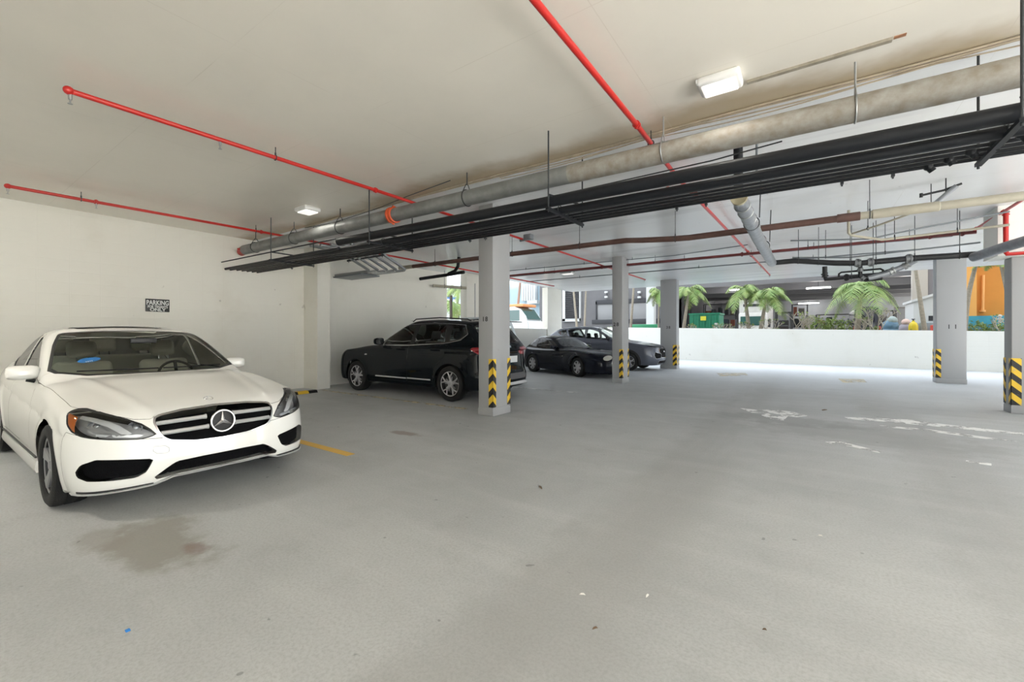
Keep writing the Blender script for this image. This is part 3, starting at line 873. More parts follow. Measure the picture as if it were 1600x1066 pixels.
def suv_cuts():
    C = []
    C.append(CUT('windshield', v_top(1.1), sym([(-.62,0),(-.70,.4),(-.88,.72),(-1.0,.76),(-1.45,.66),(-1.62,.60),(-1.55,0)]), SMOKEGLASS, gap=0.02, rmat=BLACK))
    C.append(CUT('rear_window', v_front(-1, 3.3), [(-.66,1.24),(.66,1.24),(.60,1.56),(.45,1.60),(-.45,1.60),(-.60,1.56)], SMOKEGLASS, gap=0.02, rmat=BLACK, off=-0.004))
    for s in (1, -1):
        C.append(CUT('front_window', v_side(s), [(-.99,1.172),(-1.14,1.36),(-1.30,1.465),(-1.48,1.555),(-1.75,1.60),(-1.93,1.612),(-1.86,1.19)], SMOKEGLASS, gap=0.008, rmat=BLACK, off=-0.006))
        C.append(CUT('rear_door_window', v_side(s), [(-2.00,1.195),(-2.06,1.622),(-2.5,1.625),(-2.86,1.605),(-2.92,1.24)], SMOKEGLASS, gap=0.008, rmat=BLACK, off=-0.006))
        C.append(CUT('quarter_window', v_side(s), [(-3.06,1.27),(-3.05,1.598),(-3.36,1.575),(-3.46,1.41),(-3.32,1.315)], SMOKEGLASS, gap=0.008, rmat=BLACK, off=-0.006))
        C.append(CUT('window_frame', v_side(s), [(-.95,1.15),(-1.10,1.37),(-1.28,1.49),(-1.46,1.58),(-1.75,1.63),(-2.05,1.645),(-2.5,1.645),(-3.0,1.622),(-3.39,1.592),(-3.505,1.41),(-3.35,1.29),(-3.06,1.238),(-2.9,1.213),(-1.85,1.163)], BLACK, gap=0.014, ring='chrome_window_trim', rmat=CHROME, roff=0.004, off=-0.001))
        C.append(CUT('front_door', v_side(s), [(-.62,.34),(-.60,.8),(-.66,1.12),(-.92,1.17),(-1.08,1.40),(-1.28,1.52),(-1.5,1.615),(-1.95,1.66),(-1.86,1.1),(-1.84,.34)], BLACKP))
        C.append(CUT('rear_door', v_side(s), [(-1.86,.34),(-1.875,1.1),(-1.965,1.66),(-2.5,1.665),(-3.0,1.64),(-3.10,1.22),(-3.02,.95),(-2.80,.78),(-2.68,.55),(-2.65,.34)], BLACKP))
        C.append(CUT('tail_light', v_diag(s, -1, 3.2, 3.2), [(-.30,.98),(-.12,.96),(.10,.97),(.30,1.10),(.24,1.135),(.0,1.13),(-.30,1.11)], RED, gap=0.006, off=0.004))
        C.append(CUT('headlight', v_diag(s, 1, .3, .3), [(-.05,.70),(.25,.72),(.32,.78),(.30,.86),(-.02,.80)], LAMPG, gap=0.006, rmat=BLACK, extra=[('lamp_backing', LAMPIN, -0.05)]))
        C.append(CUT('fender_vent', v_side(s), [(-.30,.915),(-.36,.90),(-.44,.915),(-.38,.94)], CHROME, off=0.003))
    C.append(CUT('grille', v_front(1, .6), [(-.42,.58),(.42,.58),(.40,.80),(.03,.82),(-.03,.82),(-.40,.80)], MESHB, off=-0.03, gap=0.015, rmat=CHROME, roff=0.002))
    C.append(CUT('hood', v_top(.88), sym([(-.60,0),(-.70,.5),(-.85,.84),(.4,.84),(.82,.66),(.95,.40),(1.0,0)]), BLACKP))
    C.append(CUT('tailgate', v_front(-1, 3.5), [(-.62,.62),(.62,.62),(.70,.95),(.76,1.12),(.70,1.30),(.62,1.63),(-.62,1.63),(-.70,1.30),(-.76,1.12),(-.70,.95)], BLACKP))
    C.append(CUT('rear_bumper_insert', v_front(-1, 3.6), [(-.62,.44),(.62,.44),(.68,.50),(.62,.57),(-.62,.57),(-.68,.50)], mat('bumper_grey', (0.08,0.08,0.085), 0.5), gap=0.006))
    return C
suv['cuts'] = suv_cuts()

def build_suv():
    root, F, sk = car_body(suv, (-9.32, 7.52, 0), PI, 'black sport utility car seen from its side, nose toward the left wall', 'car', 0.03, BLACKP, 'sport_utility_car')
    def back(y, z, off=0.0):
        t = np.arange(-4.6, -3.0, 0.002); f = F(t, np.full_like(t, y), np.full_like(t, z)); return Vector((t[int(np.argmax(f < 0))]-off, y, z))
    for s in (1, -1):
        side_mirror(root, -.98, s*0.90, 1.16, s, BLACKP, 1.15)
        mb = MB(); mb.bbox((-1.83, s*0.925, .40), (-.74, s*0.957, .43), 0.008); mb.build('sill_trim', SILVER, root)
        mb = MB(); mb.bbox((-2.60, s*0.925, .405), (-1.86, s*0.957, .435), 0.008); mb.build('sill_trim', SILVER, root)
        for x0 in (-1.52, -2.62):
            mb = MB(); mb.tube([(x0, s*.94, 1.065), (x0-.02, s*.975, 1.07), (x0-.20, s*.975, 1.072), (x0-.22, s*.94, 1.07)], 0.014, 8); mb.build('door_handle', BLACKP, root)
        mb = MB(); mb.tube([(-1.75, s*.66, 1.70), (-1.85, s*.66, 1.755), (-2.6, s*.66, 1.775), (-3.4, s*.65, 1.73), (-3.5, s*.65, 1.69)], 0.014, 8); mb.build('roof_rail', BLACK, root)
    p = back(0, 1.13, 0.006)
    mb = MB(); mb.lathe([(0.001, 0), (0.04, 0.001), (0.043, 0.008)], 24, Matrix.Translation(p) @ Matrix.Rotation(PI/2, 4, 'Z') @ Matrix.Rotation(0, 4, 'X')); mb.build('round_badge', mat('badge_face', (0.5,0.55,0.6), 0.2, 0.5), root)
    p = back(0, .87, 0.012)
    mb = MB(); mb.bbox((p.x-.008, -.26, .80), (p.x+.004, .26, .94), 0.004); mb.build('number_plate', PLATE, root)
    p = back(0, .99, 0.012)
    mb = MB(); mb.bbox((p.x-.012, -.36, .975), (p.x+.02, .36, 1.0), 0.006); mb.build('tailgate_trim', BLACKP, root)
    p = back(0, .36, 0.0)
    mb = MB(); mb.bbox((p.x-.015, -.60, .31), (p.x+.1, .60, .385), 0.02); mb.build('skid_plate', SILVER, root)
    mb = MB(); mb.box((-3.82, -.5, 1.675), (-4.02, .5, 1.69)); mb.build('roof_spoiler', BLACKP, root)
    return root

# pale van / people carrier behind it
van = dict(suv)
van.update(nose=.75, tail=-3.40, wb=2.4, h=1.98, R=0.34, rimR=0.23, rz=0.35, arch=0.40, track=.70, w=.83,
    plan=[(1.1, .74), (0.7, .80), (0, .83), (-3, .83), (-3.9, .78)],
    top=[(1.1, .90), (0.7, 1.0), (0.3, 1.10), (-0.2, 1.18), (-1, 1.2), (-3, 1.25), (-3.9, 1.28)],
    roof=[(0, 1.75), (-0.8, 1.84), (-1.6, 1.90), (-2.4, 1.91), (-2.9, 1.88), (-3.5, 1.80)],
    gwidth=[(0.9, .81), (1.2, .78), (1.5, .74), (1.8, .67), (1.9, .61), (2.05, .5)],
    ws=(-0.25, 1.18, -1.15, 1.84), rw=(-3.12, 1.2, -2.90, 1.80), rim=(5, 'solid'), seatx=-1.4, crease=None, arch_=0)
vc = []
vc.append(CUT('windshield', v_top(1.1), sym([(-.35,0),(-.5,.45),(-.65,.62),(-1.1,.54),(-1.15,0)]), SMOKEGLASS, gap=.02, rmat=BLACK))
vc.append(CUT('rear_window', v_front(-1, 2.7), [(-.50,1.30),(.50,1.30),(.44,1.66),(-.44,1.66)], SMOKEGLASS, gap=.02, rmat=BLACK))
for s in (1, -1):
    vc.append(CUT('side_window', v_side(s), [(-.85,1.28),(-1.20,1.66),(-1.45,1.70),(-1.45,1.28)], SMOKEGLASS, gap=.015, rmat=BLACK, off=-.005))
    vc.append(CUT('side_window', v_side(s), [(-1.55,1.28),(-1.55,1.70),(-2.25,1.70),(-2.25,1.28)], SMOKEGLASS, gap=.015, rmat=BLACK, off=-.005))
    vc.append(CUT('side_window', v_side(s), [(-2.35,1.28),(-2.35,1.70),(-2.85,1.66),(-2.92,1.32)], SMOKEGLASS, gap=.015, rmat=BLACK, off=-.005))
    vc.append(CUT('door', v_side(s), [(-.6,.32),(-.6,1.2),(-1.15,1.72),(-1.5,1.76),(-1.5,.32)], PALEP))
    vc.append(CUT('sliding_door', v_side(s), [(-1.51,.32),(-1.51,1.76),(-2.3,1.76),(-2.3,.85),(-1.98,.6),(-1.95,.32)], PALEP))
    vc.append(CUT('tail_light', v_diag(s, -1, 2.4, 2.5), [(-.02,.80),(.12,.80),(.14,1.10),(.0,1.10)], RED, gap=.006))
van['cuts'] = vc

# small dark coupe
coupe = dict(
    w=0.865, nose=1.10, tail=-3.35, wb=2.45, h=1.37, R=0.325, rimR=0.215, rz=0.33, arch=0.365, track=.755, bottom=0.15, tw=.22,
    plan=[(1.1, .74), (0.7, .82), (0, .86), (-1, .865), (-2.2, .865), (-3.0, .83), (-3.5, .76)],
    sect=[(0.1, .06), (0.25, .02), (0.4, .004), (0.55, 0.0), (0.68, .006), (0.78, .03), (0.88, .07), (1.0, .16), (1.2, .4)],
    top=[(1.15, .60), (1.0, .70), (0.8, .775), (0.4, .86), (0.0, .905), (-0.5, .935), (-1.0, .935), (-1.8, .92), (-2.6, .94), (-3.0, .95), (-3.5, .90)],
    nosez=[(0.1, .08), (0.2, .02), (0.35, 0.0), (0.5, .01), (0.6, .05), (0.7, .12), (0.8, .25)],
    tailz=[(0.1, .12), (0.25, .04), (0.4, 0.0), (0.6, .02), (0.8, .07), (0.95, .12)],
    gwidth=[(0.7, .80), (0.9, .76), (1.0, .72), (1.1, .675), (1.2, .62), (1.3, .56), (1.4, .48)],
    ws=(-0.70, 0.93, -1.48, 1.30), rw=(-3.10, .98, -2.65, 1.27),
    roof=[(0, 1.2), (-1.0, 1.28), (-1.5, 1.335), (-2.0, 1.362), (-2.5, 1.35), (-2.9, 1.28), (-3.4, 1.1)],
    crown=0.06, kf=0.11, rim=(7, 'solid'), rimmat=RIMSILVER, flare=0.014, noseq=(0.22, 0.25), tailq=(0.2, 0.2), steer=-0.12,
    crease=[(1.2, .56), (0, .66), (-1.5, .72), (-3.5, .78)], seatx=-1.80, zf=0.36, rearseat=False, kw=.14)
def coupe_cuts():
    C = []
    C.append(CUT('windshield', v_top(.85), sym([(-.76,0),(-.80,.35),(-.95,.62),(-1.05,.65),(-1.42,.54),(-1.52,.44),(-1.47,0)]), glass('haze_glass', (0.62, 0.66, 0.66), 2.3), gap=.018, rmat=BLACK))
    C.append(CUT('rear_window', v_top(.95), sym([(-2.70,0),(-2.74,.40),(-3.02,.50),(-3.10,0)]), SMOKEGLASS, gap=.018, rmat=BLACK))
    for s in (-1, 1):
        C.append(CUT('door_window', v_side(s), [(-1.28,.90),(-1.48,1.04),(-1.72,1.17),(-1.92,1.235),(-2.15,1.26),(-2.28,1.26),(-2.28,.905)], SMOKEGLASS, gap=.012, rmat=BLACK, off=-.005))
        C.append(CUT('quarter_window', v_side(s), [(-2.35,.91),(-2.35,1.255),(-2.6,1.22),(-2.82,1.12),(-2.92,1.02),(-2.85,.94)], SMOKEGLASS, gap=.012, rmat=BLACK, off=-.005))
        C.append(CUT('door', v_side(s), [(-.82,.20),(-.80,.55),(-.86,.83),(-1.15,.87),(-1.5,1.08),(-1.75,1.21),(-1.95,1.27),(-2.31,1.285),(-2.31,.60),(-2.14,.40),(-2.10,.20)], NAVYP))
        hl = []
        for i in range(20):
            a = 2*PI*i/20; hl.append((.02+.14*math.cos(a)-.03*math.sin(a), .650+.05*math.cos(a)*-0.0+.078*math.sin(a)))
        C.append(CUT('headlight', v_diag(s, 1, .55, .2), hl, mat('coupe_lamp', (0.62,0.60,0.52), 0.15, coat=1), gap=.006, rmat=BLACK, off=.004))
        C.append(CUT('side_marker', v_side(s), [(-.70,.655),(-.77,.655),(-.77,.675),(-.70,.675)], CHROME, off=.003, gap=.0))
    C.append(CUT('grille', v_front(1, .6), [(-.30,.45),(.30,.45),(.34,.52),(.28,.60),(-.28,.60),(-.34,.52)], MESHB, off=-.02, gap=.012, rmat=CHROME, roff=.002))
    C.append(CUT('lower_grille', v_front(1, .6), [(-.40,.22),(.40,.22),(.36,.32),(-.36,.32)], MESHB, off=-.03))
    C.append(CUT('hood', v_top(.6), sym([(-.76,0),(-.84,.5),(-.98,.72),(.2,.73),(.6,.52),(.85,.36),(1.0,0)]), NAVYP))
    C.append(CUT('front_bumper', v_side(0, -1), [(.36,.05),(.36,.42),(.42,.52),(.75,.54),(1.3,.52),(1.3,.05)], NAVYP))
    return C
coupe['cuts'] = coupe_cuts()

# slate compact sport utility by the far pillar
cross = dict(
    w=0.925, nose=1.10, tail=-3.88, wb=2.72, h=1.76, R=0.35, rimR=0.235, rz=0.35, arch=0.40, track=.80, bottom=0.22, tw=.24,
    plan=[(1.1, .80), (0.6, .90), (0, .92), (-3, .925), (-3.6, .90), (-4, .85)],
    sect=[(0.2, .06), (0.35, .02), (0.5, .01), (0.7, 0.0), (0.9, .003), (1.05, .02), (1.15, .06), (1.3, .12), (1.6, .4)],
    top=[(1.15, .86), (1.0, .95), (0.8, 1.01), (0.4, 1.08), (-0.1, 1.15), (-0.5, 1.19), (-1.0, 1.20), (-2, 1.24), (-3, 1.33), (-3.6, 1.40), (-4, 1.38)],
    nosez=[(0.1, .20), (0.25, .08), (0.4, .01), (0.55, .0), (0.75, .02), (0.9, .07), (1.0, .16)],
    tailz=[(0.2, .14), (0.35, .03), (0.5, 0.0), (0.7, .02), (0.9, .08), (1.1, .10), (1.4, .2)],
    gwidth=[(0.9, .89), (1.1, .86), (1.2, .84), (1.35, .79), (1.5, .74), (1.6, .69), (1.7, .62), (1.8, .5)],
    ws=(-0.35, 1.18, -1.35, 1.68), rw=(-3.86, 1.30, -3.35, 1.64),
    roof=[(0, 1.60), (-0.9, 1.68), (-1.4, 1.735), (-2.0, 1.765), (-2.6, 1.75), (-3.1, 1.70), (-3.6, 1.62), (-4, 1.55)],
    crown=0.05, kf=0.11, rim=(5, 'v'), rimmat=RIMSILVER, flare=0.02, noseq=(0.2, 0.25), tailq=(0.16, 0.2), kr=.09,
    crease=[(1.2, .84), (0, .95), (-2, 1.0), (-3.8, 1.1)], seatx=-1.45, zf=0.60)
def cross_cuts():
    C = []
    C.append(CUT('windshield', v_top(1.1), sym([(-.42,0),(-.50,.4),(-.70,.72),(-.82,.75),(-1.25,.66),(-1.42,.58),(-1.36,0)]), glass('pale_glass', (0.75, 0.80, 0.80), 1.8), gap=.02, rmat=BLACK))
    C.append(CUT('rear_window', v_front(-1, 3.0), [(-.60,1.34),(.60,1.34),(.54,1.60),(-.54,1.60)], SMOKEGLASS, gap=.02, rmat=BLACK))
    for s in (-1, 1):
        C.append(CUT('front_window', v_side(s), [(-.90,1.215),(-1.10,1.38),(-1.35,1.52),(-1.60,1.60),(-1.80,1.622),(-1.83,1.255)], SMOKEGLASS, gap=.012, rmat=BLACK, off=-.005))
        C.append(CUT('rear_door_window', v_side(s), [(-1.93,1.265),(-1.93,1.628),(-2.4,1.632),(-2.75,1.62),(-2.60,1.315)], SMOKEGLASS, gap=.012, rmat=BLACK, off=-.005))
        C.append(CUT('quarter_window', v_side(s), [(-2.72,1.33),(-2.85,1.605),(-3.02,1.59),(-3.22,1.50),(-3.08,1.40)], TINTGLASS, gap=.012, rmat=BLACK, off=-.005))
        C.append(CUT('front_door', v_side(s), [(-.62,.34),(-.58,.8),(-.62,1.15),(-.84,1.20),(-1.08,1.41),(-1.34,1.56),(-1.62,1.645),(-1.86,1.67),(-1.88,.34)], SLATEP))
        C.append(CUT('rear_door', v_side(s), [(-1.89,.34),(-1.87,1.67),(-2.4,1.675),(-2.85,1.65),(-2.72,1.25),(-2.60,.9),(-2.40,.7),(-2.28,.50),(-2.26,.34)], SLATEP))
        C.append(CUT('headlight', v_diag(s, 1, .3, .15), [(-.42,.93),(-.20,.93),(.10,.955),(.36,1.0),(.30,.955),(.05,.90),(-.25,.875),(-.42,.88)], LAMPG, gap=.006, rmat=BLACK, extra=[('lamp_backing', LAMPIN, -.03)]))
        C.append(CUT('fog_lamp_recess', v_diag(s, 1, .3, .15), [(-.30,.50),(-.02,.48),(.06,.60),(.02,.74),(-.10,.70),(-.32,.66)], MESHB, off=-.03, gap=.008, rmat=SILVER, roff=0))
        C.append(CUT('tail_light', v_diag(s, -1, 3.2, 3.0), [(-.2,1.02),(.2,1.05),(.3,1.20),(-.2,1.16)], RED, gap=.006))
        C.append(CUT('wheel_arch_trim', (lambda sg: (lambda V, poly, r=0: np.maximum(np.minimum(np.sqrt(V[:,0]**2+(V[:,2]-.35)**2), np.sqrt((V[:,0]+2.72)**2+(V[:,2]-.35)**2))-.465, .45-V[:,1]*sg)))(s), [(0,0)], BLACK, gap=.0, off=.006))
    C.append(CUT('grille', v_front(1, .6), [(-.34,.86),(.34,.86),(.44,.80),(.34,.56),(.26,.52),(-.26,.52),(-.34,.56),(-.44,.80)], MESHB, off=-.02, gap=.02, rmat=CHROME, roff=.006))
    C.append(CUT('lower_grille', v_front(1, .5), [(-.50,.28),(.50,.28),(.46,.40),(-.46,.40)], MESHB, off=-.02, gap=.01, rmat=SILVER, roff=0.002))
    C.append(CUT('hood', v_top(.86), sym([(-.40,0),(-.55,.5),(-.75,.82),(.3,.80),(.75,.58),(.95,.34),(1.0,0)]), SLATEP))
    return C
cross['cuts'] = cross_cuts()

def build_other_cars():
    build_suv()
    r, F, sk = car_body(van, (-10.05, 9.75, 0), PI, 'pale blue-white van standing behind the black sport utility car', 'van', 0.045, PALEP, 'van')
    for s in (1, -1): side_mirror(r, -.75, s*.78, 1.2, s, PALEP, .9)
    a = -math.radians(20.7)
    r, F, sk = car_body(coupe, (-5.9676-.0, 13.578, 0), a, 'small dark two-door coupe parked at a slant with silver seven-spoke wheels', 'car', 0.03, NAVYP, 'coupe')
    for s in (1, -1): side_mirror(r, -1.22, s*.78, .90, s, NAVYP, .95)
    for s in (1, -1):
        mb = MB(); mb.tube([(-2.02, s*.855, .745), (-2.03, s*.885, .748), (-2.2, s*.885, .75), (-2.21, s*.855, .75)], 0.012, 8); mb.build('door_handle', NAVYP, r)
    r, F, sk = car_body(cross, (-5.72, 17.06, 0), 0, 'slate blue-grey sport utility car beyond the dark coupe, nose at the far pillar', 'car', 0.03, SLATEP, 'crossover_car')
    for s in (1, -1):
        side_mirror(r, -.86, s*.87, 1.19, s, BLACK, 1.1)
        for x0 in (-1.60, -2.42):
            mb = MB(); mb.tube([(x0, s*.91, 1.065), (x0-.02, s*.945, 1.07), (x0-.20, s*.945, 1.072), (x0-.22, s*.91, 1.07)], 0.014, 8); mb.build('door_handle', SLATEP, r)
    t = np.arange(1.5, .4, -.002); f = F(t, t*0, t*0+.72)
    mb = MB(); mb.ball((t[int(np.argmax(f < 0))]+.005, 0, .74), .05, 12, (.3, 1.3, .8)); mb.build('nose_badge', CHROME, r)
# ---------------------------------------------------------------- surfaces of the garage
def m_floor():
    m, nt, b = _nt('floor_concrete'); g = G(m); P = g.pos(); s = g.sep(P); X, Y = s[0], s[1]
    n1 = g.noise(P, 0.45, 6, 0.62); n2 = g.noise(P, 3.0, 6, 0.65); n3 = g.noise(P, 60, 3, 0.7)
    nY = g.noise(g.mapping(P, (1.6, 0.22, 1)), 1.0, 5, 0.6)
    nX = g.noise(g.mapping(P, (0.35, 3.2, 1)), 1.0, 5, 0.6)
    warp = g.math('MULTIPLY', g.math('SUBTRACT', n2, 0.5), 0.5)
    base = g.mix(g.smooth(n1, 0.3, 0.7), (0.40, 0.415, 0.422), (0.50, 0.515, 0.522))
    base = g.mix(g.math('MULTIPLY', g.smooth(nX, 0.45, 0.75), 0.35), base, (0.58, 0.59, 0.595))
    base = g.mix(g.math('MULTIPLY', g.smooth(n2, 0.52, 0.78), 0.35), base, (0.36, 0.365, 0.365))
    # worn tyre lanes
    for cx, w, amt in ((-1.05, 0.55, 0.55), (1.15, 0.5, 0.5)):
        d = g.math('ABSOLUTE', g.math('SUBTRACT', g.math('ADD', X, warp), cx))
        k = g.math('SUBTRACT', 1.0, g.smooth(d, w*0.3, w))
        k = g.math('MULTIPLY', k, g.smooth(nY, 0.25, 0.6)); k = g.math('MULTIPLY', k, amt)
        base = g.mix(k, base, (0.34, 0.342, 0.335))
    # oil and rust stains
    for cx, cy, rx, ry, col, amt in ((-3.62, 1.02, 0.62, 0.28, (0.25, 0.235, 0.20), 0.75), (-3.3, 1.12, 0.16, 0.08, (0.20, 0.13, 0.10), 0.6),
                                     (-4.0, 0.8, 0.3, 0.15, (0.28, 0.26, 0.23), 0.6), (-4.7, 4.1, 0.28, 0.10, (0.2, 0.12, 0.09), 0.6), (0.6, 7.6, 1.6, 0.7, (0.30, 0.305, 0.30), 0.55), (-0.3, 8.3, 1.2, 0.5, (0.26, 0.262, 0.26), 0.6)):
        d = g.math('ADD', blob(g, X, Y, cx, cy, rx, ry), g.math('MULTIPLY', g.math('SUBTRACT', n2, 0.5), 2.2))
        k = g.math('MULTIPLY', g.math('SUBTRACT', 1.0, g.smooth(d, 0.5, 1.15)), amt)
        base = g.mix(k, base, col)
    # daylight at the open far edge, painted into the floor colour
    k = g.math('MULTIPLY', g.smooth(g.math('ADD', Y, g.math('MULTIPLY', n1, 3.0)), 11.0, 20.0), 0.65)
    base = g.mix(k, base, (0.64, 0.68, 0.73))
    base = g.mix(g.math('MULTIPLY', g.smooth(n3, 0.35, 0.75), 0.38), base, (0.26, 0.26, 0.255))
    sp = g.noise(P, 9, 2, 0.5); base = g.mix(g.math('MULTIPLY', g.smooth(sp, 0.735, 0.76), 0.5), base, (0.12, 0.12, 0.115))
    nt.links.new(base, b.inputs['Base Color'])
    r = g.math('ADD', 0.52, g.math('MULTIPLY', n2, 0.25)); nt.links.new(r, b.inputs['Roughness'])
    b.inputs['Specular IOR Level'].default_value = 0.4
    bp = nt.nodes.new('ShaderNodeBump'); bp.inputs['Strength'].default_value = 0.25; bp.inputs['Distance'].default_value = 0.004
    nt.links.new(n3, bp.inputs['Height']); nt.links.new(bp.outputs[0], b.inputs['Normal'])
    return m

def m_ceiling():
    m, nt, b = _nt('ceiling_paint'); g = G(m); P = g.pos(); s = g.sep(P); X, Y = s[0], s[1]
    n1 = g.noise(P, 0.7, 5, 0.6); n2 = g.noise(P, 4, 5, 0.65)
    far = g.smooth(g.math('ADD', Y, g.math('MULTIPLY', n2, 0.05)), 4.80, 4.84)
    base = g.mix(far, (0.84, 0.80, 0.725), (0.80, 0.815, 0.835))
    base = g.mix(g.math('MULTIPLY', g.smooth(n1, 0.4, 0.75), 0.3), base, (0.70, 0.675, 0.62))
    # soot gathered along the cable run
    d = g.math('SUBTRACT', 4.86, Y)
    band = g.math('MULTIPLY', g.smooth(g.math('ADD', d, g.math('MULTIPLY', n1, -0.8)), 0.16, -0.25), g.smooth(d, -0.03, 0.0))
    nL = g.noise(g.mapping(P, (0.55, 0.01, 1)), 1.0, 3, 0.5)
    base = g.mix(g.math('MULTIPLY', g.math('MULTIPLY', band, g.smooth(nL, 0.2, 0.5)), 0.95), base, (0.46, 0.37, 0.25))
    # grey streaks on the far bays
    st = g.noise(g.mapping(P, (0.25, 2.2, 1)), 1.0, 4, 0.6)
    base = g.mix(g.math('MULTIPLY', g.math('MULTIPLY', g.smooth(st, 0.55, 0.75), far), 0.45), base, (0.50, 0.51, 0.53))
    fl = g.noise(P, 7, 2, 0.5); base = g.mix(g.math('MULTIPLY', g.math('MULTIPLY', g.smooth(fl, 0.74, 0.77), far), 0.5), base, (0.35, 0.35, 0.36))
    # board joints left by the formwork
    jy = g.math('ABSOLUTE', g.math('SUBTRACT', g.math('FRACT', g.math('ADD', g.math('DIVIDE', Y, 1.22), 0.28)), 0.5))
    jx = g.math('ABSOLUTE', g.math('SUBTRACT', g.math('FRACT', g.math('DIVIDE', X, 2.44)), 0.5))
    ly = g.smooth(jy, 0.004, 0.0015); lx = g.smooth(jx, 0.002, 0.0008)
    ln = g.math('MULTIPLY', g.math('MAXIMUM', ly, lx), g.smooth(g.noise(P, 1.3, 3, 0.6), 0.35, 0.6))
    base = g.mix(g.math('MULTIPLY', ln, 0.3), base, (0.55, 0.50, 0.42))
    nt.links.new(base, b.inputs['Base Color'])
    b.inputs['Roughness'].default_value = 0.24
    b.inputs['Specular IOR Level'].default_value = 0.5
    bp = nt.nodes.new('ShaderNodeBump'); bp.inputs['Strength'].default_value = 0.25; bp.inputs['Distance'].default_value = 0.01
    hh = g.math('ADD', g.noise(P, 2.2, 4, 0.5), g.math('MULTIPLY', g.noise(P, 40, 2, 0.5), 0.1))
    nt.links.new(hh, bp.inputs['Height']); nt.links.new(bp.outputs[0], b.inputs['Normal'])
    return m

def m_wall(name, col, stain=(0.62, 0.58, 0.48), blocks=True):
    m, nt, b = _nt(name); g = G(m); P = g.pos(); s = g.sep(P)
    n1 = g.noise(P, 0.8, 5, 0.6); n2 = g.noise(P, 25, 3, 0.6)
    base = g.mix(g.math('MULTIPLY', g.smooth(n1, 0.5, 0.8), 0.35), col, stain)
    dk = g.noise(P, 5, 2, 0.4); base = g.mix(g.math('MULTIPLY', g.smooth(dk, 0.76, 0.79), 0.4), base, (0.3, 0.28, 0.25))
    nt.links.new(base, b.inputs['Base Color']); b.inputs['Roughness'].default_value = 0.6
    bp = nt.nodes.new('ShaderNodeBump'); bp.inputs['Strength'].default_value = 0.3; bp.inputs['Distance'].default_value = 0.005
    h = n2
    if blocks:
        zz = g.math('ABSOLUTE', g.math('SUBTRACT', g.math('FRACT', g.math('DIVIDE', s[2], 0.203)), 0.5))
        yy = g.math('ABSOLUTE', g.math('SUBTRACT', g.math('FRACT', g.math('DIVIDE', g.math('ADD', s[0], s[1]), 0.406)), 0.5))
        l = g.math('MAXIMUM', g.smooth(zz, 0.05, 0.01), g.smooth(yy, 0.025, 0.005))
        h = g.math('SUBTRACT', g.math('MULTIPLY', n2, 0.3), l)
    nt.links.new(h, bp.inputs['Height']); nt.links.new(bp.outputs[0], b.inputs['Normal'])
    return m

def m_hazard():
    """black and yellow stripes folding over the corner"""
    m, nt, b = _nt('hazard_stripes'); g = G(m); s = g.sep(g.pos())
    d = g.math('ADD', g.math('ABSOLUTE', s[0]), g.math('ABSOLUTE', s[1]))
    v = g.math('FRACT', g.math('DIVIDE', g.math('ADD', s[2], d), 0.235))
    k = g.math('GREATER_THAN', v, 0.5)
    base = g.mix(k, (0.015, 0.015, 0.015), (0.80, 0.52, 0.03))
    base = g.mix(g.math('MULTIPLY', g.smooth(g.noise(g.pos(), 14, 4, 0.7), 0.58, 0.7), 0.45), base, (0.35, 0.33, 0.28))
    nt.links.new(base, b.inputs['Base Color']); b.inputs['Roughness'].default_value = 0.55
    return m

def m_paint(name, col, worn=0.5, scale=6.0):
    """worn road paint: holes show the floor"""
    m = bpy.data.materials.new(name); m.use_nodes = True; nt = m.node_tree; g = G(m)
    b = nt.nodes['Principled BSDF']; out = nt.nodes['Material Output']
    b.inputs['Base Color'].default_value = (*col, 1); b.inputs['Roughness'].default_value = 0.6
    tr = nt.nodes.new('ShaderNodeBsdfTransparent'); mx = nt.nodes.new('ShaderNodeMixShader')
    n = g.noise(g.pos(), scale, 6, 0.7)
    nt.links.new(g.smooth(n, worn-0.06, worn+0.06), mx.inputs[0]); nt.links.new(tr.outputs[0], mx.inputs[1]); nt.links.new(b.outputs[0], mx.inputs[2])
    nt.links.new(mx.outputs[0], out.inputs[0])
    return m

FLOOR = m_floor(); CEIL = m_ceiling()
WALL = m_wall('wall_cream', (0.80, 0.785, 0.72))
WALLW = m_wall('wall_white', (0.80, 0.80, 0.76), (0.68, 0.66, 0.58))
COLM = m_wall('pillar_paint', (0.35, 0.355, 0.36), (0.30, 0.298, 0.28), False)
HAZ = m_hazard()
GROUND = mat('street_concrete', (0.52, 0.51, 0.48), 0.8, var=0.25, vscale=0.6)
RENDER = mat('sun_block_render', (0.72, 0.71, 0.68), 0.8)

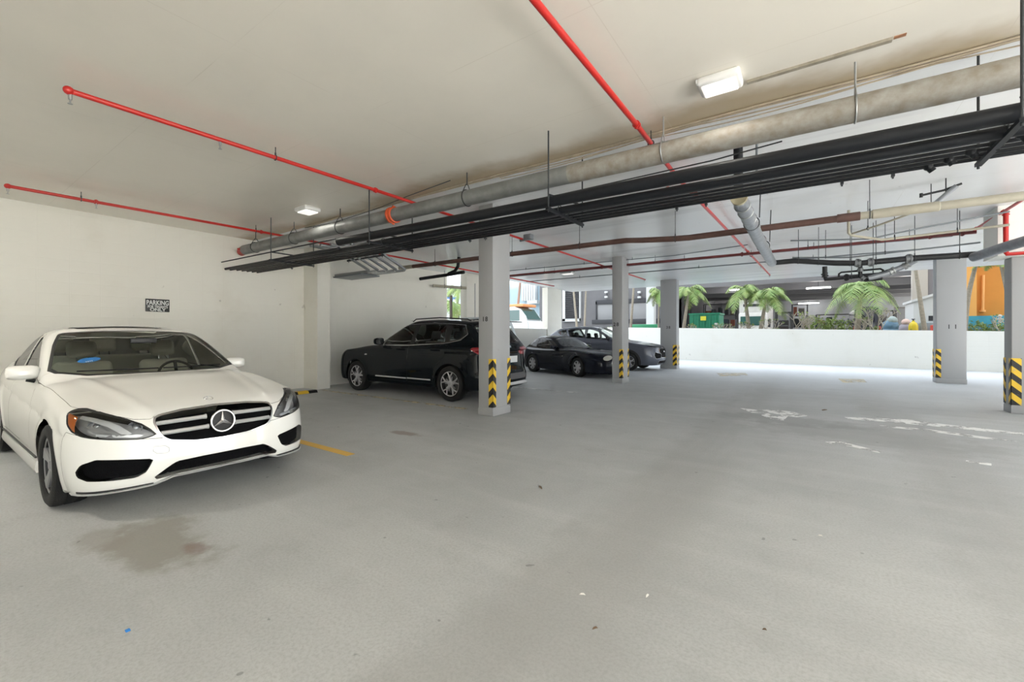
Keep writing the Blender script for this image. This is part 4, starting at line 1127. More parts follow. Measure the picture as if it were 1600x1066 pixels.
CZ = 3.65
def build_shell():
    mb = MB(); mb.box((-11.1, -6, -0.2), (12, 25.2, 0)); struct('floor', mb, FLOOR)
    mb = MB(); mb.box((-60, -45, -0.3), (70, 95, -0.04)); struct('ground', mb, GROUND)
    mb = MB(); mb.box((-11.1, -6, CZ), (8.5, 11.6, 4.0)); mb.box((-10.25, 11.6, CZ), (8.5, 20.3, 4.0)); struct('ceiling', mb, CEIL)
    mb = MB(); mb.box((-11.1, -6, 4.0), (8.3, 20.1, 46)); struct('wall_upper_sun_block', mb, RENDER)  # unseen storeys, made this tall to keep sun off the street beyond
    mb = MB(); mb.box((-11.1, -6, 0), (-10.9, 11.5, CZ)); struct('wall_left', mb, WALL)
    mb = MB(); mb.box((-11.1, -6.2, 0), (5, -6, CZ)); struct('wall_back', mb, WALLW)
    mb = MB(); mb.box((8.5, 14.5, 0), (60, 20.1, 46)); struct('wall_wing_sun_block', mb, RENDER)  # unseen block added to shade the far strip and street from the sun
    mb = MB(); mb.box((8.5, 7.5, 0), (8.8, 12.5, 4.0)); struct('wall_right_sun_block', mb, WALLW)  # unseen wall added to cut sunlight on the beam and right pillars
    mb = MB(); mb.box((-10.9, 6.09, 0), (-10.26, 6.44, CZ)); struct('wall_left_pilaster', mb, WALL)
    mb = MB(); mb.box((-10.5, 11.8, 0), (-10.2, 13.6, CZ)); struct('wall_far_left', mb, WALL)
    mb = MB(); mb.box((-10.5, 17.65, 0), (-10.2, 19.05, CZ)); struct('wall_far_left_end', mb, WALL)
    mb = MB(); mb.box((-10.45, 13.6, 0), (-10.25, 17.65, 1.67)); mb.box((-10.45, 19.05, 0), (-10.25, 25.4, 1.72)); struct('wall_left_parapet', mb, WALLW)
    # far parapet, gently stepping down with the street
    mb = MB()
    a, c = (-10.45, 25.6), (12, 22.6)
    vs = []
    for (x, y), z in ((a, 1.86), (c, 1.40)):
        for dy in (0, 0.2):
            for zz in (0, z): vs.append((x, y+dy, zz))
    mb.add(vs, [(0,1,3,2),(4,6,7,5),(0,4,5,1),(2,3,7,6),(1,5,7,3),(0,2,6,4)])
    struct('wall_far', mb, WALLW)
    # beam over the right-hand pillar
    mb = MB(); mb.box((2.72, 11.0, 2.78), (8.5, 11.75, CZ)); struct('wall_right_beam', mb, WALLW)
    # pillars
    def pillar(x0, y0, x1, y1, label, z=CZ):
        t = thing('concrete_pillar', label, 'pillar', ((x0+x1)/2, (y0+y1)/2, 0))
        cx, cy = (x0+x1)/2, (y0+y1)/2
        mb = MB(); mb.bbox((x0-cx, y0-cy, 0), (x1-cx, y1-cy, z), 0.012); mb.build('shaft', COLM, t)
        mb = MB(); mb.bbox((x0-cx-.008, y0-cy-.008, 0), (x1-cx+.008, y1-cy+.008, 0.13), 0.006); mb.build('base_band', COLM, t)
        return t, cx, cy
    def guard(t, cx, cy, x, y, sx, sy, z0=0.15, z1=0.98, a=0.085, b=0.085):
        """corner guard at pillar corner (x,y); wings run towards sx,sy"""
        mb = MB(); e = 0.007
        mb.box((-sx*e, -sy*e, 0), (sx*a, 0, z1-z0)); mb.box((-sx*e, -sy*e, 0), (0, sy*b, z1-z0))
        o = mb.build('corner_guard', HAZ, t, smooth=False); o.location = (x-cx, y-cy, z0)
        o['label'] = 'black and yellow striped corner guard'
    INK = mat('stencil_ink', (0.03, 0.03, 0.03), 0.7)
    t, cx, cy = pillar(-4.745, 5.80, -4.43, 6.31, 'nearest grey pillar, stencilled 18, in front of the black car')
    guard(t, cx, cy, -4.43, 5.80, -1, 1); guard(t, cx, cy, -4.43, 6.31, -1, -1)
    text('stencilled_number', '18', INK, 0.11, (-4.60-cx, 5.797-cy, 1.665), (PI/2, 0, 0), t, bold=0.003, spacing=1.25)
    t, cx, cy = pillar(-4.68, 11.82, -4.38, 12.36, 'grey pillar stencilled 28 beside the dark coupe')
    guard(t, cx, cy, -4.38, 11.82, -1, 1); guard(t, cx, cy, -4.38, 12.36, -1, -1)
    text('stencilled_number', '28', INK, 0.14, (-4.56-cx, 11.817-cy, 1.69), (PI/2, 0, 0), t, bold=0.003, spacing=1.3)
    t, cx, cy = pillar(-5.04, 18.0, -4.40, 18.42, 'wide grey pillar stencilled 38 at the nose of the slate car')
    guard(t, cx, cy, -4.40, 18.0, -1, 1, a=.14, b=.14); guard(t, cx, cy, -4.40, 18.42, -1, -1)
    text('stencilled_number', '38', INK, 0.15, (-4.72-cx, 17.997-cy, 1.69), (PI/2, 0, 0), t, bold=0.002, spacing=1.25)
    t, cx, cy = pillar(3.04, 17.2, 3.66, 17.6, 'wide bluish pillar stencilled 11 in front of the far parapet', CZ)
    guard(t, cx, cy, 3.04, 17.2, 1, 1, a=.10, b=.10); guard(t, cx, cy, 3.04, 17.6, 1, -1)
    text('stencilled_number', '11', INK, 0.17, (3.37-cx, 17.197-cy, 1.62), (PI/2, 0, 0), t, bold=0.002, spacing=1.6)
    t, cx, cy = pillar(2.96, 11.3, 3.60, 11.65, 'pillar with striped guards under the beam at the right edge', 2.78)
    guard(t, cx, cy, 2.96, 11.3, 1, 1, a=.12, b=.10); guard(t, cx, cy, 2.96, 11.65, 1, -1)
    # painted lines
    YEL = m_paint('yellow_line_paint', (0.80, 0.50, 0.10), 0.36, 5); YELF = m_paint('yellow_line_faded', (0.55, 0.47, 0.30), 0.50, 4)
    WH = m_paint('white_line_paint', (0.82, 0.82, 0.81), 0.455, 5)
    def mark(name, pts, m, label, z=0.003, group=None):
        mb = MB(); n = len(pts); mb.add([(x, y, z) for x, y in pts]+[(x, y, 0.0) for x, y in pts], [list(range(n))]+[[i, (i+1) % n, n+(i+1) % n, n+i] for i in range(n)])
        o = mb.build(name, m, smooth=False); tag(o, label, 'floor marking', group); return o
    mark('painted_line', [(-10.0, 2.95), (-4.37, 2.95), (-4.37, 3.06), (-10.0, 3.06)], YEL, 'yellow bay line running out from under the white sedan')
    mark('painted_line', [(-10.1, 6.05), (-5.1, 6.05), (-5.1, 6.17), (-10.1, 6.17)], YELF, 'faded yellow bay line beside the black sport utility car')
    mark('painted_line', [(-8.5, 9.3), (-4.6, 9.3), (-4.6, 9.4), (-8.5, 9.4)], m_paint('white_faded', (0.66, 0.66, 0.64), 0.47, 4), 'faint pale bay line on the floor behind the nearest pillar')
    def fz(pl): return [tuple(atZ(x, y, 0.0))[:2] for x, y in pl]
    mark('painted_patch', fz([(1120,583),(1165,583),(1170,587),(1125,588)]), YELF, 'short faded yellow patch on the floor left of the far middle')
    mark('painted_patch', fz([(1310,592),(1350,593),(1356,598),(1318,598)]), YELF, 'short faded yellow patch on the floor toward the bluish pillar')
    mark('painted_symbol', fz([(1157,638),(1185,641),(1205,640),(1240,644),(1262,650),(1245,652),(1232,650),(1225,657),(1205,655),(1190,649),(1200,646),(1215,652),(1222,648),(1200,645),(1175,645)]), WH, 'worn white curl of paint left from a floor symbol')
    mark('painted_stroke', fz([(1320,652),(1420,656),(1480,664),(1600,677),(1600,681),(1490,669),(1380,659),(1325,655)]), WH, 'long worn white stroke of paint reaching the right edge')
    mark('painted_stroke', fz([(1375,665),(1450,671),(1590,690),(1570,690),(1440,673),(1378,667)]), m_paint('white_faded2', (0.78, 0.78, 0.77), 0.46, 3), 'lower pale streak of worn paint beside the long stroke')
    mark('painted_stroke', fz([(1290,691),(1312,690),(1345,698),(1382,707),(1374,708),(1330,698),(1294,693)]), WH, 'short white worn stroke nearer the camera than the rest')
    mark('painted_stroke', fz([(1510,720),(1550,725),(1550,728),(1510,722)]), WH, 'tiny white paint dash at the right of the floor')
    # litter
    mb = MB(); p = atZ(200, 986, 0.0); mb.bbox((p.x-.012, p.y-.009, 0), (p.x+.012, p.y+.009, .006), .003); tag(mb.build('litter_scrap', mat('litter_blue', (0.02, 0.22, 0.65), 0.5)), 'tiny bright blue scrap on the floor in front', 'litter')
    def leaf(x, y, l, a, m, label, grp=None):
        p = atZ(x, y, 0.0); mb = MB(); c, s = math.cos(a), math.sin(a)
        pts = [(-l/2, 0, .001), (-l*.2, l*.14, .008), (l*.25, l*.10, .010), (l/2, 0, .002), (l*.2, -l*.12, .006), (-l*.25, -l*.10, .004)]
        vs = [(p.x+q[0]*c-q[1]*s, p.y+q[0]*s+q[1]*c, q[2]) for q in pts]
        mb.add(vs+[(v[0], v[1], max(0, v[2]-.002)) for v in vs], [list(range(6)), list(range(11, 5, -1))]+[[i, (i+1) % 6, 6+(i+1) % 6, 6+i] for i in range(6)])
        tag(mb.build('dry_leaf', m, smooth=False), label, 'leaf', grp)
    LB = mat('leaf_brown', (0.16, 0.11, 0.07), 0.8); LW = mat('scrap_pale', (0.75, 0.74, 0.70), 0.8)
    leaf(845, 762, .09, 2.4, LB, 'brown curled dry leaf on the open floor below the nearest pillar')
    leaf(1289, 641, .22, 1.2, LB, 'dark twig-like dry leaf beside the worn white floor symbol')
    leaf(910, 930, .035, .5, LW, 'pale scrap on the floor, left one of the pair in front')
    leaf(1012, 932, .035, 1.4, LW, 'pale scrap on the floor, right one of the pair in front')
    leaf(1282, 838, .03, .3, LW, 'pale scrap on the open floor right of centre')
    leaf(1195, 985, .02, .3, LB, 'small dark crumb on the floor near the bottom right')
    leaf(930, 983, .03, .9, LB, 'small brown leaf crumb on the floor at the bottom centre')
    # wheel stop
    t = thing('wheel_stop', 'low black rubber wheel stop with a yellow block by the left wall', 'wheel stop', (-9.85, 4.9, 0))
    mb = MB(); mb.prism([(-.10, 0), (.10, 0), (.06, .06), (-.06, .06)], -.90, .90, 'y'); mb.build('rubber_bar', BLACK, t, smooth=False)
    for y in (-.55, .55):
        mb = MB(); mb.prism([(-.102, .002), (.102, .002), (.062, .063), (-.062, .063)], y-.13, y+.13, 'y'); mb.build('yellow_block', mat('yellow_block', (0.75, 0.48, 0.04), 0.6), t, smooth=False)
    # sign on the left wall
    a = atX(228, 466.5, -10.88); c = atX(265.5, 488, -10.88)
    t = thing('parking_sign', 'small black sign with white words on the left wall', 'sign', (-10.9, (a.y+c.y)/2, (a.z+c.z)/2))
    w = abs(c.y-a.y); h = abs(a.z-c.z)
    mb = MB(); mb.bbox((0, -w/2, -h/2), (.018, w/2, h/2), .004); mb.build('sign_plate', mat('sign_black', (0.02, 0.022, 0.022), 0.4), t)
    SW = mat('sign_white', (0.75, 0.77, 0.76), 0.5); R_ = (PI/2, 0, PI/2)
    text('lettering', 'PARKING', SW, h*.50, (.0195, 0, h*.19), R_, t, sx=.68, bold=.003)
    text('lettering', 'FOR TENANTS', SW, h*.26, (.0195, 0, -h*.12), R_, t, sx=.74, bold=.002)
    text('lettering', 'ONLY', SW, h*.32, (.0195, 0, -h*.35), R_, t, sx=1.15, bold=.003)
# ---------------------------------------------------------------- services under the ceiling
GALV = mat('galvanised_pipe', (0.27, 0.28, 0.275), 0.5, 0.25, var=0.35, vscale=5, bump=0.15, bscale=30)
GALVB = mat('stained_pipe', (0.38, 0.37, 0.34), 0.6, 0.1, var=0.45, vscale=9, vcol=(0.24, 0.205, 0.16))
REDP = mat('sprinkler_red', (0.50, 0.016, 0.012), 0.35, coat=0.2)
MAROON = mat('maroon_pipe', (0.20, 0.045, 0.045), 0.45, var=0.3, vscale=8)
ORNG = mat('coupling_orange', (0.65, 0.10, 0.03), 0.4)
BROWN = mat('cast_iron_brown', (0.12, 0.062, 0.05), 0.55, var=0.3, vscale=9)
CREAMP = mat('cream_pipe', (0.42, 0.39, 0.31), 0.55, var=0.15, vscale=7)
RACKB = mat('rack_pipe_black', (0.010, 0.012, 0.016), 0.45, var=0.3, vscale=4, spec=0.3)
RODB = mat('hanger_rod', (0.05, 0.055, 0.06), 0.5, 0.5)
RODG = mat('hanger_galvanised', (0.35, 0.36, 0.36), 0.4, 0.6)
DUCT = mat('foil_wrapped_pipe', (0.34, 0.36, 0.39), 0.35, 0.5, var=0.3, vscale=10, bump=0.5, bscale=18)
BLKP = mat('black_iron_pipe', (0.018, 0.019, 0.022), 0.5, var=0.4, vscale=8)
CABLE = mat('painted_cable', (0.52, 0.44, 0.33), 0.7, var=0.3, vscale=6)
CONDUIT = mat('grey_conduit', (0.22, 0.24, 0.26), 0.45, 0.4)
WHITEF = mat('fixture_white', (0.80, 0.80, 0.79), 0.4)

def ring(mb, c, axis, r, t=0.006, n=20):
    a = Vector(axis).normalized(); u = a.cross(Vector((0, 0, 1))).normalized(); v = a.cross(u)
    mb.tube([Vector(c)+(u*math.cos(2*PI*i/n)+v*math.sin(2*PI*i/n))*r for i in range(n)], t, 6, closed=True)

def pipe(name, label, pts, r, m, hang=(), coup=(), cat='pipe', n=16, group=None, hrod=RODB, ctype=REDP, htype='ring', zc=CZ):
    t = thing(name, label, cat, pts[0], group=group)
    o = Vector(pts[0]); P = [Vector(p)-o for p in pts]
    mb = MB(); mb.tube(P, r, n); mb.build('pipe_run', m, t, ang=50)
    def at(s):
        i = min(int(s), len(P)-2); return P[i].lerp(P[i+1], s-i), (P[i+1]-P[i]).normalized()
    for s in hang:
        p, d = at(s); rr = r if not isinstance(r, list) else r[0]
        mb = MB()
        if htype == 'ring':
            ring(mb, p, d, rr+0.006, 0.006); mb.tube([p+Vector((0, 0, rr+0.006)), p+Vector((0, 0, rr+0.035))], 0.010, 8)
            mb.tube([p+Vector((0, 0, rr+0.02)), Vector((p.x, p.y, zc-o.z))], 0.0055, 8)
        elif htype == 'clevis':
            ring(mb, p, d, rr+0.005, 0.006)
            s2 = d.cross(Vector((0, 0, 1))).normalized()*(rr*.8)
            for q in (-1, 1): mb.tube([p+s2*q+Vector((0, 0, rr*.6)), p+Vector((0, 0, rr+0.10))], 0.006, 6)
            mb.tube([p+Vector((0, 0, rr+0.09)), Vector((p.x, p.y, zc-o.z))], 0.007, 8)
        else:
            mb.box((p.x-.02, p.y-rr-.006, p.z), (p.x+.02, p.y-rr-.002, p.z+rr+.1)); ring(mb, p, d, rr+0.004, 0.008)
            mb.tube([p+Vector((0, 0, rr)), Vector((p.x, p.y, zc-o.z))], 0.009, 8)
        mb.build('hanger', hrod, t)
    for s in coup:
        p, d = at(s); rr = (r if not isinstance(r, list) else r[0])
        mb = MB(); mb.tube([p-d*rr*.9, p-d*rr*.85, p-d*rr*.35, p-d*rr*.3, p+d*rr*.3, p+d*rr*.35, p+d*rr*.85, p+d*rr*.9], [rr+.004, rr*1.28+.004, rr*1.28+.004, rr*1.1, rr*1.1, rr*1.28+.004, rr*1.28+.004, rr+.004], n)
        for q in (-1, 1): mb.tube([p+Vector((0, 0, q*rr*1.35))-d*rr*.5, p+Vector((0, 0, q*rr*1.35))+d*rr*.5], rr*.22+.003, 6)
        mb.build('coupling', ctype, t)
    return t, o

def sprinkler(t, p, m=None, d=-1):
    mb = MB(); z = p[2]
    mb.tube([(p[0], p[1], z), (p[0], p[1], z+d*.045)], 0.014, 10)
    for q in (-1, 1): mb.tube([(p[0]+q*.010, p[1], z+d*.045), (p[0]+q*.016, p[1], z+d*.062), (p[0], p[1], z+d*.080)], 0.0035, 6)
    mb.tube([(p[0], p[1], z+d*.080), (p[0], p[1], z+d*.084)], 0.018, 12)
    mb.build('sprinkler_head', m or RODG, t)

def fixture(x, y, w, l, label, power, z=CZ, on=1.0, name='ceiling_light'):
    t = thing(name, label, 'light', (x, y, z))
    mb = MB(); mb.bbox((-w/2, -l/2, -.075), (w/2, l/2, 0), .025); mb.build('housing', WHITEF, t)
    mb = MB(); mb.bbox((-w*.40, -l*.38, -.095), (w*.40, l*.38, -.07), .012)
    mb.build('diffuser', mat('lit_diffuser', (0.85, 0.85, 0.83), 0.3, emis=(1, 0.97, 0.92), estr=0.25), t)
    mb = MB()
    for i in range(9): mb.box((-w/2-.004, -l/2+l*(i+.5)/9-.006, -.05), (-w/2+.012, -l/2+l*(i+.5)/9+.006, -.015))
    mb.build('cooling_fins', WHITEF, t)
    if power:
        ld = bpy.data.lights.new('lamp', 'AREA'); ld.shape = 'RECTANGLE'; ld.size = w*.8; ld.size_y = l*.76; ld.energy = power; ld.color = (1, 0.95, 0.86)
        lo = bpy.data.objects.new('lamp', ld); lo.location = (0, 0, -.10); link(lo, t)
    return t

def build_pipes():
    # big galvanised drain along the row
    t, o = pipe('drain_pipe', 'thick galvanised grey drain pipe hung below the ceiling above the black pipes', [(-10.55, 4.51, 3.33), (-5.5, 4.51, 3.305), (-1.28, 4.51, 3.28), (1.5, 4.51, 3.25), (7, 4.51, 3.20)], 0.105, GALV, hang=(), n=28)
    # stained stretch to the right, slightly proud
    mb = MB(); mb.tube([Vector((-2.3, 4.51, 3.286))-o, Vector((1.5, 4.51, 3.25))-o, Vector((6.9, 4.51, 3.201))-o], 0.1075, 28); q = mb.build('stained_section', GALVB, t)
    q['label'] = 'beige stained stretch of the grey pipe'
    def zG(x): return float(np.interp(x, [-10.55, -5.5, -1.28, 1.5, 7], [3.33, 3.305, 3.28, 3.25, 3.20]))
    for px_ in (460-60, 460, 532, 730, 1037, 1337):
        dx, dy = ray(px_); x = 4.51/dy*dx
        mb = MB(); p = Vector((x, 4.51, zG(x)))-o
        ring(mb, p, (1, 0, 0), .112, .0065, 24)
        for s in (-1, 1): mb.tube([p+Vector((0, s*.085, .075)), p+Vector((0, s*.02, .19))], .006, 6)
        mb.tube([p+Vector((0, 0, .18)), Vector((p.x, 0, CZ-o.z))], .008, 8)
        mb.build('hanger', RODG if px_ > 1000 else RODB, t)
    p = Vector((-10.55, 4.51, 3.33))-o
    mb = MB(); mb.tube([p+Vector((-.03, 0, 0)), p+Vector((-.03, 0, 0)), p+Vector((.10, 0, 0)), p+Vector((.10, 0, 0))], [.02, .128, .128, .105], 24); mb.tube([p+Vector((0, -.15, 0)), p+Vector((0, .15, 0))], .02, 8); mb.tube([p+Vector((-.02, 0, 0)), p+Vector((-.18, 0, -.03))], [.10, .09], 20)
    mb.build('end_cap', REDP, t)['label'] = 'red end cap'
    p = Vector((-5.44, 4.51, 3.305))-o
    mb = MB(); mb.tube([p+Vector((d, 0, 0)) for d in (-.055, -.05, -.02, -.015, .015, .02, .05, .055)], [.11, .128, .128, .116, .116, .128, .128, .11], 26); mb.tube([p+Vector((0, 0, -.15)), p+Vector((0, 0, .15))], .02, 8); mb.build('coupling', ORNG, t)['label'] = 'orange coupling band'
    # black rack of pipes
    def rp(label, y, zl, zr, r, x0, x1=7.0, name='rack_pipe', m=RACKB):
        za = lambda x: zl+(zr-zl)*(x+10.8)/12.2
        pts = [(x0, y, za(x0)), (x1, y, za(x1))]
        return pipe(name, label, pts, r, m, n=14)
    rp('thin black rod pipe running highest along the rack edge, near the left wall', 4.16, 3.03, 2.93, .012, -10.85, -6.45)
    t, o = rp('thickest black pipe, topmost and nearest on the rack, starting mid-span', 4.20, 3.00, 2.855, .062, -6.43)
    mb = MB(); mb.tube([(-.004, 0, 0), (-.001, 0, 0), (.03, 0, 0)], [.045, .066, .066], 18); mb.build('end_collar', RACKB, t)
    rp('second thickest black pipe, next below the thickest on the rack', 4.37, 2.905, 2.80, .044, -8.9)
    ys = (4.475, 4.585, 4.695, 4.805, 4.915)
    for y, w in zip(ys, ('first thin black pipe beside the two thick ones on the rack', 'second thin black pipe counted from the two thick ones', 'middle one of the five thin black rack pipes', 'fourth thin black pipe, last but one toward the far side', 'fifth thin black pipe at the far side of the rack')):
        rp(w, y, 2.888, 2.80, .0155, -10.85)
    for y, w in ((4.24, 'thin black pipe at the near edge of the rack, only close to the left wall'), (4.34, 'second thin black pipe from the near edge, only close to the left wall'),):
        rp(w, y, 2.888, 2.80, .027, -10.85, -8.0 if y > 4.3 else -6.5)
    def zr(x): return 2.888-(.088)*(x+10.8)/12.2
    for x, w in ((-8.5, 'nearest the left wall'), (-5.5, 'second from the left wall'), (-2.36, 'third from the left wall'), (1.12, 'at the right edge of the photo')):
        t = thing('trapeze_hanger', 'black two-rod trapeze hanger carrying the pipe rack, '+w, 'pipe hanger', (x, 4.5, zr(x)))
        for y in (-.40, .46):
            mb = MB(); mb.tube([(0, y, -.07), (0, y, CZ-zr(x))], .009, 8); mb.build('rod', RODB, t)
        mb = MB(); mb.box((-.02, -.43, -.05), (.02, .47, -.022)); mb.build('strut', RACKB, t, smooth=False)
        for y in ys: mb = MB(); ring(mb, (0, y-4.5, 0), (1, 0, 0), .020, .004, 12); mb.build('pipe_clamp', RODB, t)
        mb = MB(); ring(mb, (0, -.13, .015), (1, 0, 0), .05, .005, 14); mb.build('pipe_clamp', RODB, t)
        mb = MB(); mb.tube([(0, -.40, .12), (0.16, .0, .09), (.16, .1, .05)], .012, 8); mb.build('brace', RACKB, t)
    for x in (-9.3, -7.1, -4.2, -3.9, -1.2, -.9, .25, .6):
        t = thing('pipe_clip', 'small black clip under the far edge of the rack, one of a scattered row', 'pipe clip', (x, 4.93, zr(x)-.017), group='clips under the rack')
        mb = MB(); mb.box((-.012, -.02, -.018), (.012, .02, .004)); mb.tube([(0, 0, -.035), (0, 0, 0)], .007, 8); mb.build('clip_body', RODB, t)
    # offset elbows on the thin pipes toward the right edge
    for i, y in enumerate(ys):
        x = 1.22-i*.10
        t = thing('pipe_elbow', 'black pipe elbow on the rack near the right edge, '+('nearest', 'second', 'middle', 'fourth', 'farthest')[i]+' of the stepped five', 'pipe elbow', (x, y, zr(x)))
        mb = MB(); mb.ball((0, 0, 0), .034, 14); mb.tube([(0, 0, 0), (.03, .01, -.04)], .026, 12); mb.build('elbow_body', RACKB, t)
    # cables along the ceiling
    for k, (y, r, sag, lab) in enumerate(((4.80, .010, .0, 'cream painted cable fixed along the ceiling, straightest of the run'), (4.835, .008, .012, 'thin painted cable beside the straight cream one'), (4.87, .007, .03, 'thin slack cable drooping slightly off the ceiling'), (4.90, .006, .045, 'farthest slack thin cable sagging between its clips'))):
        pts = []; n = 90
        for i in range(n+1):
            x = -8.6+17.0*i/n if k < 2 else -3.6+11.0*i/n
            pts.append((x, y+.010*math.sin(x*2.1+k), CZ-r-.003-sag*abs(math.sin(x*1.35+k*.7))))
        mb = MB(); mb.tube(pts, r, 6); tag(mb.build('ceiling_cable', CABLE), lab, 'cable')
    mb = MB(); mb.tube([(-8.6, 4.83, CZ-.03), (-7.6, 4.80, CZ-.09), (-6.2, 4.74, CZ-.07), (-5.2, 4.6, CZ-.06), (-4.2, 4.5, CZ-.05)], .006, 6); tag(mb.build('ceiling_cable', RODB), 'dark loose cable drooping beside the small round light', 'cable')
    mb = MB(); mb.tube([(-3.6, 4.66, 3.12), (-2.2, 4.66, 3.13), (-.8, 4.66, 3.145), (-.2, 4.62, 3.17)], .007, 6); tag(mb.build('black_cable', RODB), 'black cable stretched between the drain pipe and the rack', 'cable')
    mb = MB(); mb.box((-.45, 4.285, CZ-.022), (.52, 4.325, CZ)); tag(mb.build('surface_raceway', mat('raceway_rust', (0.42, 0.38, 0.31), 0.6, var=0.5, vscale=9, vcol=(0.25, 0.22, 0.17)), smooth=False), 'flat stained raceway strip on the ceiling beside the white light', 'cable raceway')
    mb = MB(); mb.box((.53, 4.287, CZ-.006), (.60, 4.322, CZ)); tag(mb.build('rust_patch_plate', mat('rust', (0.45, 0.22, 0.12), 0.8, var=0.4), smooth=False), 'rusty stub plate just past the end of the raceway', 'plate')
    # sprinkler branch lines
    z = 3.53
    t, o = pipe('sprinkler_pipe', 'bright red sprinkler pipe starting lower at the upper left of the ceiling', [(-5.30, .86, z), (-5.22, 4.0, z-.01), (-5.20, 8, z-.02), (-5.16, 16.4, z-.02)], .024, REDP, hang=(.55,), coup=(1.0,), ctype=REDP)
    mb = MB(); mb.ball(Vector((-5.30, .85, z))-o, .038, 14); mb.build('elbow', REDP, t); sprinkler(t, (0, 0, -.03)); sprinkler(t, (.022, 1.15, -.02))
    sprinkler(t, Vector((-5.16, 16.3, z-.03))-o)
    t, o = pipe('sprinkler_pipe', 'dark red sprinkler pipe close to the left wall', [(-9.43, .90, z), (-9.32, 4.3, z), (-9.1, 16.3, z-.02)], .024, REDP, hang=(.22, .97), coup=(1.0, .27))
    mb = MB(); mb.ball((0, 0, 0), .038, 14); mb.build('elbow', REDP, t); sprinkler(t, (0, 0, -.03)); sprinkler(t, (.03, .92, -.02))
    t, o = pipe('sprinkler_pipe', 'bright red sprinkler pipe crossing the top of the photo', [(-1.42, -5, z-.02), (-1.42, 4.2, z-.02), (-1.45, 6.0, z-.02), (-1.13, 17.6, z-.02)], .026, REDP, hang=(.4, 1.3, 2.6), coup=(1.02, 2.55))
    sprinkler(t, Vector((-1.2, 15.0, z-.03))-o); sprinkler(t, Vector((-1.27, 11.6, z-.03))-o); sprinkler(t, Vector((-1.13, 17.5, z-.03))-o); sprinkler(t, Vector((-1.43, 4.8, z-.03))-o)
    t, o = pipe('sprinkler_branch', 'short bright red pipe offset below the middle of the ceiling', [(-1.62, 6.05, 3.40), (-1.38, 6.28, 3.42), (-1.30, 6.34, 3.42), (-1.28, 6.34, 3.30)], .028, REDP, coup=(.1,))
    sprinkler(t, (.34, .29, -.10))
    t, o = pipe('sprinkler_main', 'maroon sprinkler main running left to right across the far bays', [(-9.2, 12.2, 3.46), (-5.15, 12.2, 3.45), (-1.2, 12.3, 3.45), (2.75, 12.3, 3.45)], .034, MAROON, hang=(.5, 1.4, 2.3, 2.75), coup=(1.0, 1.95, 2.06, 2.83, 2.95), ctype=MAROON)
    t, o = pipe('sprinkler_pipe', 'thin red sprinkler pipe rising toward the camera at the right edge', [(2.72, 12.3, 3.50), (2.76, 10.5, 3.52), (2.74, 2.0, 3.52)], .024, REDP, coup=(.05, .8))
    t, o = pipe('sprinkler_drop', 'red pipe dropping down the beam face and turning right', [(2.78, 10.86, 3.50), (2.78, 10.86, 2.82), (2.80, 10.86, 2.78), (7.5, 10.86, 2.78)], .034, REDP, coup=(.03,))
    # conduits on the far ceiling
    for y, zz, r, lab in ((14.7, 3.57, .018, 'thin grey conduit running across the far ceiling, farthest one'), (12.75, 3.52, .026, 'grey conduit just beyond the maroon main'), (11.7, 3.60, .012, 'thinnest grey conduit just before the maroon main')):
        pipe('conduit', lab, [(-9.5, y, zz), (2.5, y, zz-.02)] if y > 12 else [(-9, y+.3, zz), (-3.0, y+.5, zz-.02), (-1.2, y-.1, zz-.05)], r, CONDUIT, hang=(.2, .55, .8), cat='conduit')
    # brown cast-iron pipe
    t, o = pipe('waste_pipe', 'brown cast-iron waste pipe with two bends, crossing behind the rack', [(-9.4, 8.06, 3.27), (-5.6, 8.06, 3.255), (-4.9, 8.06, 3.245), (-2.9, 8.06, 3.225), (-2.6, 8.06, 3.19), (-2.05, 8.06, 3.145), (-1.75, 8.06, 3.13), (.62, 8.06, 3.142), (6, 8.06, 3.13)], .052, BROWN, hang=(.35, .75, 1.0, 2.5, 5.2, 7.02), n=20)
    mb = MB(); mb.tube([Vector((.62, 8.06, 3.142))-o, Vector((.75, 8.06, 3.142))-o, Vector((.76, 8.06, 3.142))-o, Vector((1.45, 8.06, 3.142))-o, Vector((1.46, 8.06, 3.142))-o, Vector((6, 8.06, 3.131))-o], [.054, .054, .068, .068, .058, .058], 20); mb.build('cream_section', CREAMP, t)['label'] = 'cream painted length of the brown pipe'
    mb = MB(); mb.tube([Vector((-9.45, 8.06, 3.27))-o, Vector((-8.9, 8.06, 3.268))-o], .055, 20); mb.build('cream_end', CREAMP, t)['label'] = 'cream end of the brown pipe'
    mb = MB(); mb.tube([Vector((.35, 8.06, 3.142))-o, Vector((.62, 8.06, 3.142))-o], .064, 20); mb.build('coupling', BROWN, t)
    # foil-wrapped pipe toward the far side
    t, o = pipe('wrapped_pipe', 'silver foil-wrapped pipe with an open end, running away from the rack', [(-.68, 5.7, 3.03), (-.68, 5.9, 3.02), (-.68, 8.1, 2.975), (-.66, 10.9, 2.97)], .088, DUCT, n=24)
    for y in (6.0, 6.35, 6.75, 7.3, 8.4, 9.6):
        mb = MB(); ring(mb, Vector((-.68, y, 3.01))-o, (0, 1, 0), .09, .007, 24); mb.build('band', RODG, t)
    for y in (7.05, 9.0):
        mb = MB(); ring(mb, Vector((-.68, y, 3.01))-o, (0, 1, 0), .10, .008, 24); mb.tube([Vector((-.58, y, 3.08))-o, Vector((-.56, y, CZ))-o], .008, 8); mb.build('hanger', RODB, t)
    mb = MB(); mb.lathe([(.001, -.02), (.075, -.02), (.092, -.03), (.092, .03)], 24); mb.build('end_face', mat('pipe_insulation', (0.40, 0.36, 0.24), 0.9), t)['label'] = 'olive insulation at the open pipe end'
